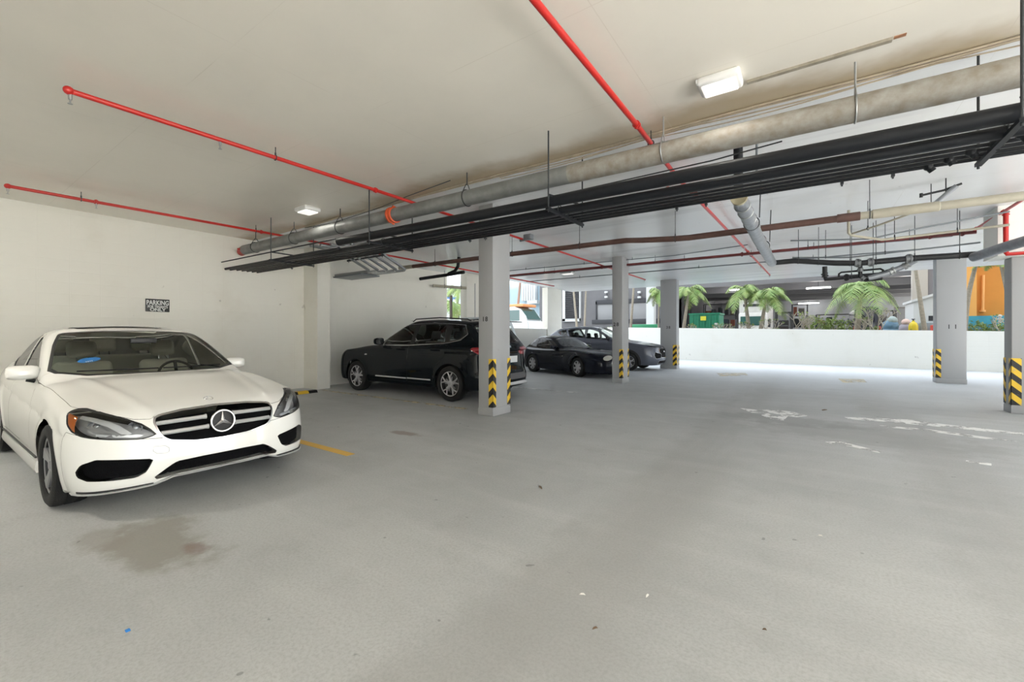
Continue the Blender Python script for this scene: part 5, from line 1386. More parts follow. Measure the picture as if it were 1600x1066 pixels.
    pipe('riser_pipe', 'short black riser dropping from the ceiling onto the wrapped pipe end', [(-.68, 5.62, CZ), (-.68, 5.66, 3.12)], .05, RACKB)
    pipe('riser_pipe', 'thin conduit drop beside the wrapped pipe end', [(-.50, 5.75, CZ), (-.50, 5.75, 3.2)], .014, CONDUIT)
    # black header and its lower loop
    t, o = pipe('header_pipe', 'black iron header pipe on ring hangers across the far right bays', [(-.62, 11.0, 2.98), (-.25, 11.0, 2.985), (.45, 11.0, 2.87), (.85, 11.0, 2.83), (1.65, 11.0, 2.85), (2.65, 11.0, 2.83)], .055, BLKP, hang=(1.1, 1.6, 2.6, 3.3, 4.0, 4.6), coup=(2.9, 3.9, 3.2), ctype=mat('coupling_grey', (0.2,0.21,0.22), .5, .4), n=18)
    pipe('header_pipe', 'lower black pipe loop hanging under the header', [(.28, 11.2, 2.84), (.28, 11.2, 2.66), (.30, 11.2, 2.57), (1.15, 11.2, 2.60), (1.38, 11.2, 2.68)], .045, BLKP, coup=(1.0, 2.4), ctype=BLKP, hang=(2.5, 2.9))
    pipe('bypass_pipe', 'small black bypass pipe bent over the lower loop', [(.52, 11.25, 2.60), (.52, 11.25, 2.67), (.56, 11.25, 2.70), (1.18, 11.25, 2.72), (1.22, 11.25, 2.69), (1.22, 11.25, 2.62)], .02, BLKP)
    pipe('valve_pipe', 'black valve stub under the lower pipe loop', [(.86, 11.15, 2.84), (.86, 11.15, 2.58), (.95, 11.15, 2.50), (1.2, 11.15, 2.52)], .038, BLKP, coup=(.5, 1.5), ctype=mat('coupling_grey', (0.2,0.21,0.22), .5, .4))
    pipe('wrapped_branch', 'silver slanting branch pipe joining the header from below', [(.98, 11.1, 2.53), (1.25, 11.1, 2.60), (1.55, 11.1, 2.74), (1.68, 11.05, 2.82)], .05, DUCT, coup=(1.3, 2.0), ctype=RODG)
    t, o = pipe('wrapped_pipe', 'silver wrapped pipe coming toward the camera at the right edge', [(2.42, 10.95, 2.78), (2.62, 10.4, 2.83), (3.05, 9.3, 2.91), (4.5, 7.0, 3.0)], .082, DUCT, n=24)
    # cream condensate lines
    pipe('condensate_pipe', 'cream bent condensate pipe among the far right conduits', [(.58, 9.6, 3.60), (.58, 9.6, 3.20), (.62, 9.65, 3.16), (1.1, 10.3, 3.14), (1.7, 10.4, 3.17), (2.7, 10.4, 3.20)], .022, CREAMP, hang=(3.3, 4.4))
    pipe('condensate_pipe', 'cream sloping condensate pipe rising to the green valve', [(.62, 9.5, 3.16), (.95, 9.2, 3.20), (1.5, 8.8, 3.32), (1.62, 8.7, 3.42)], .016, CREAMP, hang=(.6, 2.0))
    pipe('conduit', 'grey conduit among the condensate pipes at the far right', [(-.3, 10.2, 3.28), (.9, 10.2, 3.16), (1.6, 10.2, 3.26), (2.65, 10.2, 3.38)], .014, CONDUIT, cat='conduit')
    pipe('conduit', 'long thin conduit just above the black header', [(-.3, 11.4, 3.12), (.7, 11.4, 3.02), (2.6, 11.4, 3.10)], .016, CONDUIT, hang=(.6, 1.3), cat='conduit')
    t = thing('valve', 'small silver valve with dark handle below the cream waste pipe', 'valve', (1.62, 8.6, 3.42))
    mb = MB(); mb.tube([(-.10, .05, -.10), (.10, -.05, .09)], .032, 12); mb.build('valve_body', DUCT, t); mb = MB(); mb.tube([(-.26, 0, .03), (-.02, 0, .06), (.16, 0, .12)], .016, 8); mb.tube([(-.26, 0, .0), (-.26, 0, .06)], .02, 8); mb.build('valve_handle', BLKP, t); mb = MB(); mb.tube([(0, 0, .0), (0, 0, CZ-3.42)], .008, 6); mb.build('hanger', RODB, t)
    # silver coil of the small rack by the left wall
    ch = mat('bright_pipe', (0.6, 0.62, 0.64), 0.25, 0.7)
    for i in range(5):
        xe = -9.35+i*.22; yy = 6.98+i*.11
        pipe('bent_pipe', ('leftmost', 'second', 'middle', 'fourth', 'rightmost')[i]+' bright bent pipe of the five dropping behind the rack', [(-10.85, yy, 3.05), (xe-.06, yy, 3.05), (xe, yy-.03, 3.07), (xe, yy-.75, 3.37), (xe, yy-.95, 3.43), (xe, yy-1.6, 3.44)], .036, ch if i else RODG, n=12)
    t = thing('trapeze_hanger', 'small trapeze hanger holding the five bright bent pipes', 'pipe hanger', (-8.95, 6.55, 3.28))
    mb = MB(); mb.box((-.72, -.015, -.02), (.72, .015, .02)); mb.build('strut', RODB, t, smooth=False)
    for x in (-.66, .66): mb = MB(); mb.tube([(x, 0, -.05), (x, 0, CZ-3.28)], .008, 8); mb.build('rod', RODB, t)
    mb = MB(); mb.bbox((-10.85, 6.9, 2.975), (-9.6, 7.5, 3.01), .01); tag(mb.build('pipe_tray', CONDUIT), 'grey tray carrying the bright bent pipes near the left wall', 'cable tray')
    pipe('drain_pipe', 'short dark pipe with an upturned bend near the far left wall', [(-9.95, 9.3, 3.14), (-8.9, 9.3, 3.17), (-8.86, 9.3, 3.17), (-8.15, 9.3, 3.20)], .05, RACKB, hang=())
    pipe('riser_pipe', 'dark elbowed riser above the short dark pipe', [(-8.75, 9.3, 3.20), (-8.50, 9.3, 3.26), (-8.38, 9.3, 3.38), (-8.34, 9.3, CZ)], .048, RACKB)
    pipe('drain_pipe', 'cream pipe stub near the end of the left wall', [(-10.7, 10.6, 3.10), (-10.3, 11.3, 3.08), (-10.15, 11.7, 3.08)], .05, CREAMP, hang=(.5, 1.5))
    # lights
    fixture(-.64, 4.12, .34, .26, 'white rectangular ceiling light beside the raceway strip', 1)
    fixture(-7.3, 4.15, .36, .30, 'small white ceiling light above the left end of the drain pipe', 2)
    fixture(-7.1, 13.7, .45, .3, 'small ceiling light far back above the dark coupe', 2)
    t = thing('junction_box', 'grey junction box with twin spouts beside the red pipe behind the nearest pillar', 'junction box', (-5.05, 7.9, 3.52))
    mb = MB(); mb.bbox((-.10, -.07, -.04), (.10, .07, .08), .02); mb.build('box_body', CONDUIT, t)
    mb = MB(); mb.tube([(-.08, 0, -.02), (-.22, 0, -.03)], .03, 10); mb.build('spout', CONDUIT, t)
    # unseen fill lamp, added behind the camera to brighten the interior
    fixture(-6.5, -1.5, .36, .30, 'added fill light behind the camera, toward the left wall', 30)
    # thin line of conduit on the pillar seen beside the nearest one
    pipe('conduit', 'thin conduit running down the far left wall end', [(-10.19, 12.25, 3.3), (-10.19, 12.25, 1.2)], .012, CONDUIT, cat='conduit')
# ---------------------------------------------------------------- outside the garage
LEAF = mat('palm_leaf', (0.13, 0.27, 0.06), 0.5, var=0.4, vscale=3, vcol=(0.30, 0.36, 0.12))
TRUNK = mat('palm_trunk', (0.36, 0.32, 0.26), 0.8, var=0.3, vscale=12)
SHRUB = mat('shrub_leaf', (0.17, 0.27, 0.07), 0.6, var=0.4, vscale=3, vcol=(0.28, 0.34, 0.12))
TWIG = mat('twig', (0.36, 0.33, 0.27), 0.8)
FAC = mat('facade_grey', (0.15, 0.15, 0.16), 0.8, var=0.15, vscale=1)
FACD = mat('bay_dark', (0.05, 0.05, 0.056), 0.8)
BAYW = mat('bay_wall_grey', (0.26, 0.27, 0.29), 0.8, var=0.2, vscale=0.6)
WHT = mat('outdoor_white', (0.56, 0.58, 0.59), 0.6)
CREAMW = mat('outdoor_cream', (0.48, 0.465, 0.43), 0.8)
PALEB = mat('pale_blue_render', (0.36, 0.47, 0.54), 0.7)
STEELD = mat('dark_steel', (0.04, 0.042, 0.048), 0.5, 0.3)
STRIP = mat('lit_strip', (0.9, 0.9, 0.9), 0.3, emis=(1, 0.98, 0.94), estr=5)

def tagd(o, label, cat, group=None): return tag(o, label, cat, group)

def palm(base, top, label, R=1.5, nf=13, seed=0, lean=None, tr=0.09, crown=True, name='palm_tree'):
    rnd = random.Random(seed)
    t = thing(name, label, 'palm tree', base)
    b = Vector(base); tp = Vector(top)-b
    mid = tp*.5+(Vector(lean) if lean else Vector((0, 0, 0)))
    pts = []; rs = []
    for i in range(13):
        u = i/12; pts.append((1-u)**2*Vector((0, 0, 0))+2*u*(1-u)*mid+u*u*tp); rs.append(tr*(1.25-.55*u)*(1+.04*(i % 2)))
    mb = MB(); mb.tube(pts, rs, 12); mb.build('trunk', TRUNK, t)
    if crown:
        mb = MB()
        for k in range(nf):
            a = 2*PI*k/nf+rnd.uniform(-.2, .2); el = rnd.uniform(-.1, .9); L = R*rnd.uniform(.85, 1.15)
            d = Vector((math.cos(a), math.sin(a), 0)); q = []
            for i in range(9):
                u = i/8; q.append(tp+d*(L*u*math.cos(el)*(1-.15*u))+Vector((0, 0, L*(math.sin(el)*u-.85*u*u))))
            mb.tube(q, [.018*(1-.8*i/8)+.003 for i in range(9)], 5)
            n = 30
            for i in range(2, n):
                u = i/n*8; j = min(int(u), 7); p = q[j].lerp(q[j+1], u-j); dr = (q[j+1]-q[j]).normalized(); sd = dr.cross(Vector((0, 0, 1))).normalized()
                ln = L*.36*math.sin(PI*min(.97, .12+i/n*.85))
                for s in (-1, 1):
                    w = dr*.022
                    e = p+sd*s*ln*.75+dr*ln*.45+Vector((0, 0, -ln*rnd.uniform(.25, .6)))
                    m_ = p.lerp(e, .5)+Vector((0, 0, ln*.10))
                    o = len(mb.v); mb.add([p-w, p+w, m_+w, m_-w, e], [(0, 1, 2, 3), (3, 2, 4)])
        mb.build('crown', LEAF, t, smooth=False)
    return t

def bush(p, r, label, seed=0, m=None, n=420, h=1.0, name='bush'):
    rnd = random.Random(seed); t = thing(name, label, 'bush', p)
    mb = MB()
    for i in range(7):
        a = rnd.uniform(0, 2*PI); mb.tube([(0, 0, 0), (math.cos(a)*r*.3, math.sin(a)*r*.3, r*h*.5), (math.cos(a)*r*.6, math.sin(a)*r*.5, r*h*.95)], [.02, .012, .005], 5)
    mb.build('stems', TWIG, t)
    mb = MB()
    for i in range(n):
        th = rnd.uniform(0, 2*PI); ph = math.acos(rnd.uniform(-.3, 1)); q = rnd.uniform(.55, 1)**.5*r*(1+.18*math.sin(3*th+seed))
        c = Vector((math.sin(ph)*math.cos(th)*q, math.sin(ph)*math.sin(th)*q, (math.cos(ph)*.75+.45)*q*h))
        u = Vector((rnd.uniform(-1, 1), rnd.uniform(-1, 1), rnd.uniform(-.4, 1))).normalized(); v = u.cross(Vector((rnd.random(), rnd.random(), rnd.random()))).normalized()
        s = r*rnd.uniform(.10, .17)
        mb.add([c-u*s, c+v*s*.4, c+u*s, c-v*s*.4], [(0, 1, 2, 3)])
    mb.build('foliage', m or SHRUB, t, smooth=False)
    return t

def frangipani(p, h, label, seed=0):
    rnd = random.Random(seed); t = thing('frangipani_shrub', label, 'shrub', p)
    mb = MB(); tips = []
    def br(a, d, L, r, k):
        e = a+d*L; mb.tube([a, a.lerp(e, .5)+Vector((rnd.uniform(-1, 1), rnd.uniform(-1, 1), 0))*L*.06, e], [r, r*.85, r*.75], 6)
        if k == 0: tips.append((e, d)); return
        for q in range(rnd.choice((2, 3))):
            nd = (d+Vector((rnd.uniform(-.9, .9), rnd.uniform(-.9, .9), rnd.uniform(-.1, .4)))).normalized(); nd.z = max(nd.z, .25); br(e, nd.normalized(), L*.72, r*.75, k-1)
    for q in range(3): br(Vector((0, 0, 0)), Vector((rnd.uniform(-.7, .7), rnd.uniform(-.5, .5), 1)).normalized(), h*.36, .028, 3)
    mb.build('branches', TWIG, t)
    mb = MB()
    for e, d in tips:
        if rnd.random() < .45: continue
        for q in range(4):
            u = (d+Vector((rnd.uniform(-1, 1), rnd.uniform(-1, 1), rnd.uniform(-.3, .6)))).normalized(); v = u.cross(Vector((0, 0, 1))).normalized(); s = .11
            mb.add([e, e+u*s*.5+v*s*.16, e+u*s, e+u*s*.5-v*s*.16], [(0, 1, 2, 3)])
    mb.build('leaves', SHRUB, t, smooth=False)
    return t

def slab(name, x0, y0, x1, y1, Y, d, m, kind=None, label=None, cat=None, parent=None, Y1=None):
    """upright block facing the garage that spans the given photo rectangle at depth Y"""
    a = atY(x0, y0, Y); c = atY(x1, y1, Y)
    mb = MB(); mb.box((a.x, Y, c.z), (c.x, Y+d, a.z))
    if kind: return struct(name, mb, m)
    o = mb.build(name, m, parent, smooth=False)
    if label: tag(o, label, cat)
    return o

def build_outside():
    # planter strip just beyond the far parapet
    mb = MB(); mb.box((-14, 25.9, -.04), (16, 29.2, 1.3)); struct('ground_planter', mb, mat('planter_soil', (0.14, 0.11, 0.08), 0.9, var=.3, vscale=3))
    GZ = 1.3
    def base(x, Y=27.0): 
        p = atY(x, 523, Y); return (p.x, Y, GZ)
    def tip(x, y, Y=27.0):
        p = atY(x, y, Y); return tuple(p)
    palm(base(1067), tip(1077, 452), 'palm tree farthest left in the wide gap, beside the green dumpster', 1.5, 13, 1, (.0, 0, 0))
    palm(base(1172), tip(1163, 452), 'palm tree in front of the white box truck, left one of the crossing pair', 1.4, 13, 2)
    palm(base(1187), tip(1199, 458), 'palm tree leaning right of the white box truck', 1.6, 14, 3)
    palm(base(1339), tip(1346, 447), 'palm tree alone in front of the dark parked van', 1.75, 15, 4, tr=.11)
    palm(base(1029), tip(1030, 455), 'slender palm tree just left of the pillar stencilled 38', 1.1, 11, 5, tr=.05)
    palm(base(903), tip(892, 405), 'bare slanting palm trunk left of the pair by the louvred window', 1.2, 9, 6, tr=.07)
    palm(base(913), tip(918, 400), 'bare upright palm trunk in front of the grey facade', 1.2, 9, 7, tr=.06)
    palm(base(985), tip(994, 400), 'bare palm trunk just right of the pillar stencilled 28', 1.2, 9, 8, tr=.07)
    palm(base(1447, 28), tip(1425, 380, 28), 'leaning palm trunk left of the wide bluish pillar', 1.2, 9, 9, tr=.08)
    palm(base(1508, 28), tip(1532, 396, 28), 'curved palm trunk in front of the orange wall', 1.2, 9, 10, (-.25, 0, 0), tr=.09)
    palm(base(1590, 27), tip(1562, 402, 27), 'palm whose fronds hang in front of the orange wall top', 1.1, 14, 11, tr=.07)
    for i, (x, r, lab) in enumerate(((1280, .62, 'round green bush left of the lone palm'), (1308, .60, 'round green bush next to the lone palm'), (1090, .26, 'low bush tuft in front of the green dumpster'), (1142, .30, 'low bush between dumpster and box truck'), (1213, .28, 'low bush in front of the orange forklift'), (1366, .33, 'small bush right of the lone palm'),
                                    (1527, .42, 'bush at the foot of the orange wall, left'), (1558, .42, 'bush at the foot of the orange wall, right'), (1425, .2, 'tiny bush by the yellow cylinder'))):
        b = base(x, 28.2); bush(b, r*1.02, lab, i, h=1.3)
    for i, (x, h, lab) in enumerate(((1130, .75, 'bare frangipani shrub right of the green dumpster'), (1160, .8, 'frangipani shrub before the box truck grille'), (1203, .9, 'frangipani shrub between box truck and forklift'), (1243, 1.25, 'bare frangipani shrub right of the orange forklift'), (1262, 1.0, 'short frangipani shrub left of the round bushes'), (1352, .9, 'frangipani shrub just right of the lone palm'), (1372, 1.35, 'tall bare frangipani shrub before the dark van'), (1078, .7, 'frangipani shrub at the first palm foot'), (1568, .9, 'pale frangipani shrub at the right end of the planter'))):
        b = base(x, 26.45); frangipani(b, h*1.15, lab, 20+i)
    # hedge and low things at the left of the planter
    for i, (x, r, lab) in enumerate(((885, .35, 'green hedge bush under the louvred window'), (905, .30, 'small hedge bush between the slender trunks'), (935, .5, 'leafy light green bush left of the pillar stencilled 28'), (950, .5, 'leafy light green bush touching the pillar stencilled 28'))):
        b = base(x, 27.5); bush(b, r, lab, 40+i, mat('hedge_leaf', (0.22, 0.36, 0.08), .6, var=.3, vscale=3), 300)
    a = atY(993, 508, 29); c = atY(1031, 514, 29)
    mb = MB(); mb.bbox((a.x, 28.3, GZ), (c.x, 29, a.z+.02), .05); tag(mb.build('green_skip', mat('skip_green', (0.03, 0.28, 0.13), .5)), 'low green container with a pale rim behind the far parapet', 'container')
    # ---- grey facade left of the bay
    t0 = atY(870, 523, 38); t1 = atY(1061, 523, 38)
    mb = MB(); mb.box((t0.x-2, 38, -.04), (t1.x, 39, 11)); struct('wall_facade', mb, FAC)
    F0 = thing('loading_dock', 'grey loading dock with a roller shutter behind the pillar stencilled 28', 'loading dock', (t0.x, 38, 0))
    def part(nm, x0, y0, x1, y1, Y, d, m, root=F0):
        a = atY(x0, y0, Y); c = atY(x1, y1, Y); r = root.location
        mb = MB(); mb.bbox((a.x-r.x, Y-r.y, c.z-r.z), (c.x-r.x, Y+d-r.y, a.z-r.z), .01); return mb.build(nm, m, root)
    part('roller_shutter', 933, 472, 957, 500, 37.9, .1, mat('shutter_grey', (.27, .275, .285), .6))
    part('roller_shutter', 984, 474, 1012, 499, 37.9, .1, mat('shutter_grey', (.27, .275, .285), .6))
    part('shutter_rail', 931, 469.5, 1040, 471.5, 37.8, .15, STEELD)
    part('shutter_rail', 931, 471, 933, 500, 37.8, .15, STEELD)
    part('dock_edge', 925, 500, 1045, 504.5, 37.2, .7, STEELD)
    part('dock_platform', 925, 504.5, 1045, 513, 37.3, .7, FAC)
    for x, w in ((946, 'behind the pillar stencilled 28, left'), (998, 'right of the pillar stencilled 28')):
        a = atY(x, 456, 37.5); q = thing('wall_lamp', 'twin-head white wall lamp '+w, 'lamp', (a.x, 37.9, a.z))
        for k in (0, 1): mb = MB(); mb.bbox((-.14, -.3, -.12-.45*k), (.14, -.02, .06-.45*k), .03); mb.build('lamp_head', WHT, q)
        mb = MB(); mb.tube([(0, -.02, 0), (0, -.02, -.5)], .02, 6); mb.build('bracket', STEELD, q)
    L = thing('louvred_window', 'tall dark louvred window in a white frame left of the pale trunks', 'window', tuple(atY(894, 498, 37.7)))
    a = atY(884, 446, 37.7); c = atY(906, 498, 37.7); W_ = c.x-a.x; H_ = a.z-c.z
    mb = MB()
    for i in range(18): mb.box((-W_/2, -.02, H_*i/18), (W_/2, .10, H_*i/18+.012)); mb.box((-W_/2, .02, H_*i/18+.02), (W_/2, .05, H_*(i+.55)/18))
    mb.build('slats', STEELD, L, smooth=False)
    mb = MB(); mb.box((-W_/2-.30, .02, -.25), (-W_/2, .2, H_+.1)); mb.box((W_/2, .02, -.25), (W_/2+.1, .31, H_+.1)); mb.box((-W_/2-.3, .02, -.28), (W_/2+.1, .2, 0)); mb.build('window_frame', WHT, L, smooth=False)
    # white column of the bay
    mb = MB(); a = atY(1010, 523, 35.5); c = atY(1022, 523, 35.5); mb.box((a.x, 35.5, 0), (c.x, 36.1, 9)); tag(mb.build('bay_column', WHT, smooth=False), 'slender white column outside, left of the pillar stencilled 38', 'column')
    # ---- the industrial bay opposite
    bx0 = t1.x; bx1 = atY(1463, 523, 36).x+1.2
    mb = MB(); mb.box((bx0-.3, 38, -.04), (bx0, 60, 6.2)); struct('wall_bay_left', mb, FACD)
    mb = MB(); mb.box((bx0-.3, 60, -.04), (14, 60.4, 7)); struct('wall_bay_back', mb, BAYW)
    mb = MB(); mb.box((bx0-.3, 37.6, 5.6), (14, 60.4, 6.0)); struct('ceiling_bay', mb, mat('bay_ceiling', (.10,.10,.11), .8))
    mb = MB(); mb.box((bx0-.3, 37.2, 5.2), (14, 37.6, 11)); struct('wall_bay_lintel', mb, mat('lintel_grey', (.16,.16,.17), .7))
    for i, yy in enumerate((41.5, 46, 50.5, 55)):
        mb = MB(); mb.box((bx0, yy, 5.05), (13, yy+.25, 5.6)); tag(mb.build('ceiling_beam', mat('beam_grey', (.13,.13,.14), .6), smooth=False), 'steel ceiling beam of the bay, '+('nearest', 'second', 'third', 'farthest')[i]+' of four', 'beam')
    for i, (x, y, Y, w, lab) in enumerate(((1279, 450, 39.5, 1.5, 'lit strip lamp high in the bay above the round bushes'), (1149, 453, 40, .9, 'lit strip lamp partly behind palm fronds'), (1264, 474, 58, 1.9, 'lit strip lamp lower at the back of the bay'), (1137, 465, 52, .7, 'bright lamp above the green dumpster'), (1367, 456, 52, .8, 'bright lamp right of the lone palm crown'), (1416, 428.5, 38.5, .9, 'lit strip lamp beside the cream wall right of the bay'))):
        p = atY(x, y, Y); q = thing('strip_lamp', lab, 'lamp', (p.x, Y, min(p.z, 6.2)))
        mb = MB(); mb.bbox((-w/2, -.09, -.04), (w/2, .09, .03), .02); mb.build('tube', STRIP, q)
        mb = MB(); mb.box((-w/2, -.10, .03), (w/2, .10, .09)); mb.build('housing', WHT, q, smooth=False)
        mb = MB(); mb.tube([(0, 0, .09), (0, 0, max(.1, 5.6-q.location.z))], .02, 6); mb.build('drop_rod', STEELD, q)
        ld = bpy.data.lights.new('lamp', 'POINT'); ld.energy = 60; ld.shadow_soft_size = .3; ld.color = (1, .97, .92)
        lo = bpy.data.objects.new('lamp', ld); lo.location = (0, -.1, -.25); link(lo, q)
    # dumpster
    def vbox(name, x0, y0, x1, Y, depth, m, label, cat):
        a = atY(x0, y0, Y); c = atY(x1, y0, Y)
        t = thing(name, label, cat, ((a.x+c.x)/2, Y+depth/2, 0)); w = c.x-a.x
        return t, w, a.z
    GRN = mat('dumpster_green', (0.01, 0.20, 0.11), .5, var=.2, vscale=3)
    t, w, z = vbox('dumpster', 1078, 490, 1124, 31, 1.8, GRN, 'green steel dumpster with a yellow label, right of the first palm', 'dumpster')
    mb = MB(); mb.prism([(-.85, -.04), (.85, -.04), (.95, z), (-.95, z)], -w/2, w/2, 'x'); mb.build('container_body', GRN, t, smooth=False)
    mb = MB(); mb.box((-w/2-.05, -1.0, z-.10), (w/2+.05, 1.0, z)); mb.build('rim', GRN, t, smooth=False)
    for k in range(5): mb = MB(); mb.box((-w/2+w*(k+.5)/5-.04, -.98, .3), (-w/2+w*(k+.5)/5+.04, -.86, z-.1)); mb.build('rib', GRN, t, smooth=False)
    mb = MB(); mb.box((-.20, -1.03, z-.50), (.14, -.99, z-.22)); mb.build('label_plate', mat('label_yellow', (.62,.60,.05), .5), t, smooth=False)
    for k in (0, 1): mb = MB(); mb.box((w*.36, -1.03, z-1.0-k*.26+.2), (w*.45, -.99, z-.88-k*.26+.2)); mb.build('label_plate', WHT, t, smooth=False)
    # white box truck
    TW = mat('truck_white', (.62,.62,.60), .5, var=.15, vscale=2)
    t, w, z = vbox('box_truck', 1153, 468, 1200, 37.5, 6, TW, 'white box truck facing the garage behind two crossing palms', 'truck')
    mb = MB(); mb.bbox((-w/2, -2.2, 1.0), (w/2, 3, z), .08); mb.build('cargo_box', TW, t)
    zc = z-1.75
    mb = MB(); mb.bbox((-w/2+.05, -3.0, .55), (w/2-.05, -2.2, z-1.05), .15); mb.build('cab', TW, t)
    mb = MB(); mb.box((-w/2+.2, -3.04, z-2.05), (w/2-.2, -2.98, z-1.35)); mb.build('windshield', mat('truck_glass', (.03,.09,.08), .08, coat=1), t, smooth=False)
    mb = MB(); mb.box((-w*.28, -3.05, .8), (w*.28, -2.98, 1.35))
    mb.build('grille', STEELD, t, smooth=False)
    for s in (-1, 1):
        mb = MB(); mb.bbox((s*w*.42-.15, -3.06, .9), (s*w*.42+.15, -2.98, 1.15), .03); mb.build('headlight', LAMPIN, t)
        mb = MB(); mb.lathe([(.01, -.14), (.42, -.14), (.45, -.1), (.45, .1), (.42, .14), (.01, .14)], 24, Matrix.Translation((s*(w/2-.2), -2.5, .45)) @ Matrix.Rotation(PI/2, 4, 'Z')); mb.build('wheel', TYRE, t)
        mb = MB(); mb.bbox((s*(w/2+.1)-.08, -3.05, z-2.2), (s*(w/2+.1)+.08, -2.98, z-1.6), .03); mb.build('mirror', STEELD, t)
    mb = MB(); mb.box((-w/2+.3, -2.23, z-.55), (w/2-.3, -2.18, z-.35)); mb.build('roof_marker_panel', STEELD, t, smooth=False)
    # forklift
    ORF = mat('forklift_orange', (.60,.14,.02), .45)
    t, w, z = vbox('forklift', 1209, 488, 1238, 31.5, 2.2, ORF, 'orange forklift with a black cage behind the planter', 'forklift')
    mb = MB(); mb.bbox((-w/2, -1.0, .35), (w/2, 1.0, 1.62), .12); mb.build('chassis', ORF, t)
    for x in (-w/2+.06, w/2-.06):
        for y in (-.8, .8): mb = MB(); mb.tube([(x, y, 1.6), (x*.9, y*.8, z)], .045, 8); mb.build('cage_post', BLACK, t)
    mb = MB()
    for k in range(6): mb.box((-w/2+.05, -.7+k*.27, z-.03), (w/2-.05, -.64+k*.27, z+.02))
    mb.build('cage_roof', BLACK, t, smooth=False)
    mb = MB(); mb.bbox((-.28, -.1, 1.6), (.28, .45, 2.0), .08); mb.bbox((-.28, .35, 1.6), (.28, .5, 2.35), .06); mb.build('seat', BLACK, t)
    mb = MB(); mb.bbox((-.42, -1.04, 1.25), (.42, -.98, 1.5), .02); mb.build('grille', BLACK, t)
    for s in (-1, 1): mb = MB(); mb.lathe([(.01, -.1), (.28, -.1), (.3, -.07), (.3, .07), (.28, .1), (.01, .1)], 20, Matrix.Translation((s*(w/2-.08), -.6, .27)) @ Matrix.Rotation(PI/2, 4, 'Z')); mb.build('wheel', TYRE, t)
    # dark van
    DV = mat('dark_van_paint', (.012,.013,.02), .3, coat=.8)
    t, w, z = vbox('dark_van', 1334, 480, 1377, 36, 4.5, DV, 'dark van seen end-on behind the lone palm', 'van')
    prof = [(-w/2, .35), (w/2, .35), (w/2, 1.5), (w/2*.93, z-.25), (w/2*.8, z-.03), (0, z+.03), (-w/2*.8, z-.03), (-w/2*.93, z-.25), (-w/2, 1.5)]
    mb = MB(); mb.prism(smoothpoly(prof, 2), -2.2, 2.2, 'y'); mb.build('body', DV, t)
    mb = MB(); mb.bbox((-w*.38, -2.24, z-1.0), (w*.38, -2.19, z-.28), .02); mb.build('rear_window', mat('van_window', (.02,.02,.03), .06, coat=1), t)
    for s in (-1, 1):
        mb = MB(); mb.lathe([(.01, -.12), (.33, -.12), (.35, -.08), (.35, .08), (.33, .12), (.01, .12)], 20, Matrix.Translation((s*(w/2-.15), -1.4, .33)) @ Matrix.Rotation(PI/2, 4, 'Z')); mb.build('wheel', TYRE, t)
        mb = MB(); mb.bbox((s*w*.46-.06, -2.23, 1.5), (s*w*.46+.06, -2.18, 1.95), .02); mb.build('tail_light', RED, t)
    # shelves and goods inside the bay
    rnd = random.Random(3)
    for i, (x0, x1, y0, Y, lab) in enumerate(((1064, 1076, 470, 40, 'tall dark shelving at the left end of the bay'), (1100, 1150, 476, 46, 'shelving crammed with goods behind the dumpster'), (1238, 1262, 476, 48, 'dark shelving behind the forklift'), (1276, 1334, 492, 44, 'low dark shelving behind the round bushes'), (1377, 1400, 486, 44, 'dark steel shelving right of the dark van'))):
        t, w, z = vbox('storage_shelf', x0, y0, x1, Y, 1.0, STEELD, lab, 'shelving')
        mb = MB()
        for q in range(5): mb.box((-w/2, -.45, z*q/4-.03), (w/2, .45, z*q/4+.03))
        for x in (-w/2, w/2):
            for y in (-.45, .45): mb.box((x-.05, y-.05, 0), (x+.05, y+.05, z))
        mb.build('rack_frame', STEELD, t, smooth=False)
        cols = [(.10,.07,.05), (.05,.07,.10), (.16,.15,.14), (.02,.025,.03), (.20,.06,.04), (.10,.12,.12)]
        for q in range(4):
            x = -w/2+.1
            while x < w/2-.3:
                ww = rnd.uniform(.25, .6); hh = rnd.uniform(.35, .9)*z/4*.85; ci = rnd.randrange(6)
                mb = MB(); mb.bbox((x, -.4, z*q/4+.03), (min(x+ww, w/2-.06), .35, z*q/4+.03+hh), .02); mb.build('stored_box', mat('goods_%s' % 'abcdef'[ci], cols[ci], .7), t); x += ww+rnd.uniform(.04, .3)
    # wrapped bundles, cylinder, drum, gate
    p = atY(1395, 523, 29.0); zt = atY(1395, 494, 29.0).z
    t = thing('wrapped_bundle', 'upright bundle wrapped in blue sheeting behind the planter', 'bundle', (p.x, 29.6, 0))
    mb = MB()
    for k in range(5): mb.ball((0, 0, .40+k*(zt-.9)/4), .42-.02*k, 12, (1, .8, 1.1))
    mb.build('sheeting', mat('sheet_blue', (.14,.27,.40), .5, var=.4, vscale=4), t); mb = MB(); mb.ball((.05, 0, zt-.22), .24, 12); mb.build('bundle_top', mat('sheet_grey', (.30,.36,.36), .6), t)
    p = atY(1410, 523, 29.0); zt = atY(1410, 498, 29.0).z
    t = thing('wrapped_bundle', 'greyish rounded bundle with a pale pink top beside the blue one', 'bundle', (p.x+.35, 30.5, 0))
    mb = MB()
    for k in range(4): mb.ball((0, 0, .34+k*(zt-.94)/3), .36, 12, (1, .8, 1.1))
    mb.build('sheeting', mat('sheet_mauve', (.24,.22,.26), .6), t); mb = MB(); mb.ball((0, 0, zt-.16), .19, 12); mb.build('bundle_top', mat('sheet_pink', (.55,.40,.36), .6), t)
    p = atY(1429, 523, 29.0); zt = atY(1429, 500, 29.0).z
    t = thing('gas_cylinder', 'yellow gas cylinder behind the planter', 'gas cylinder', (p.x+.05, 29.55, 0))
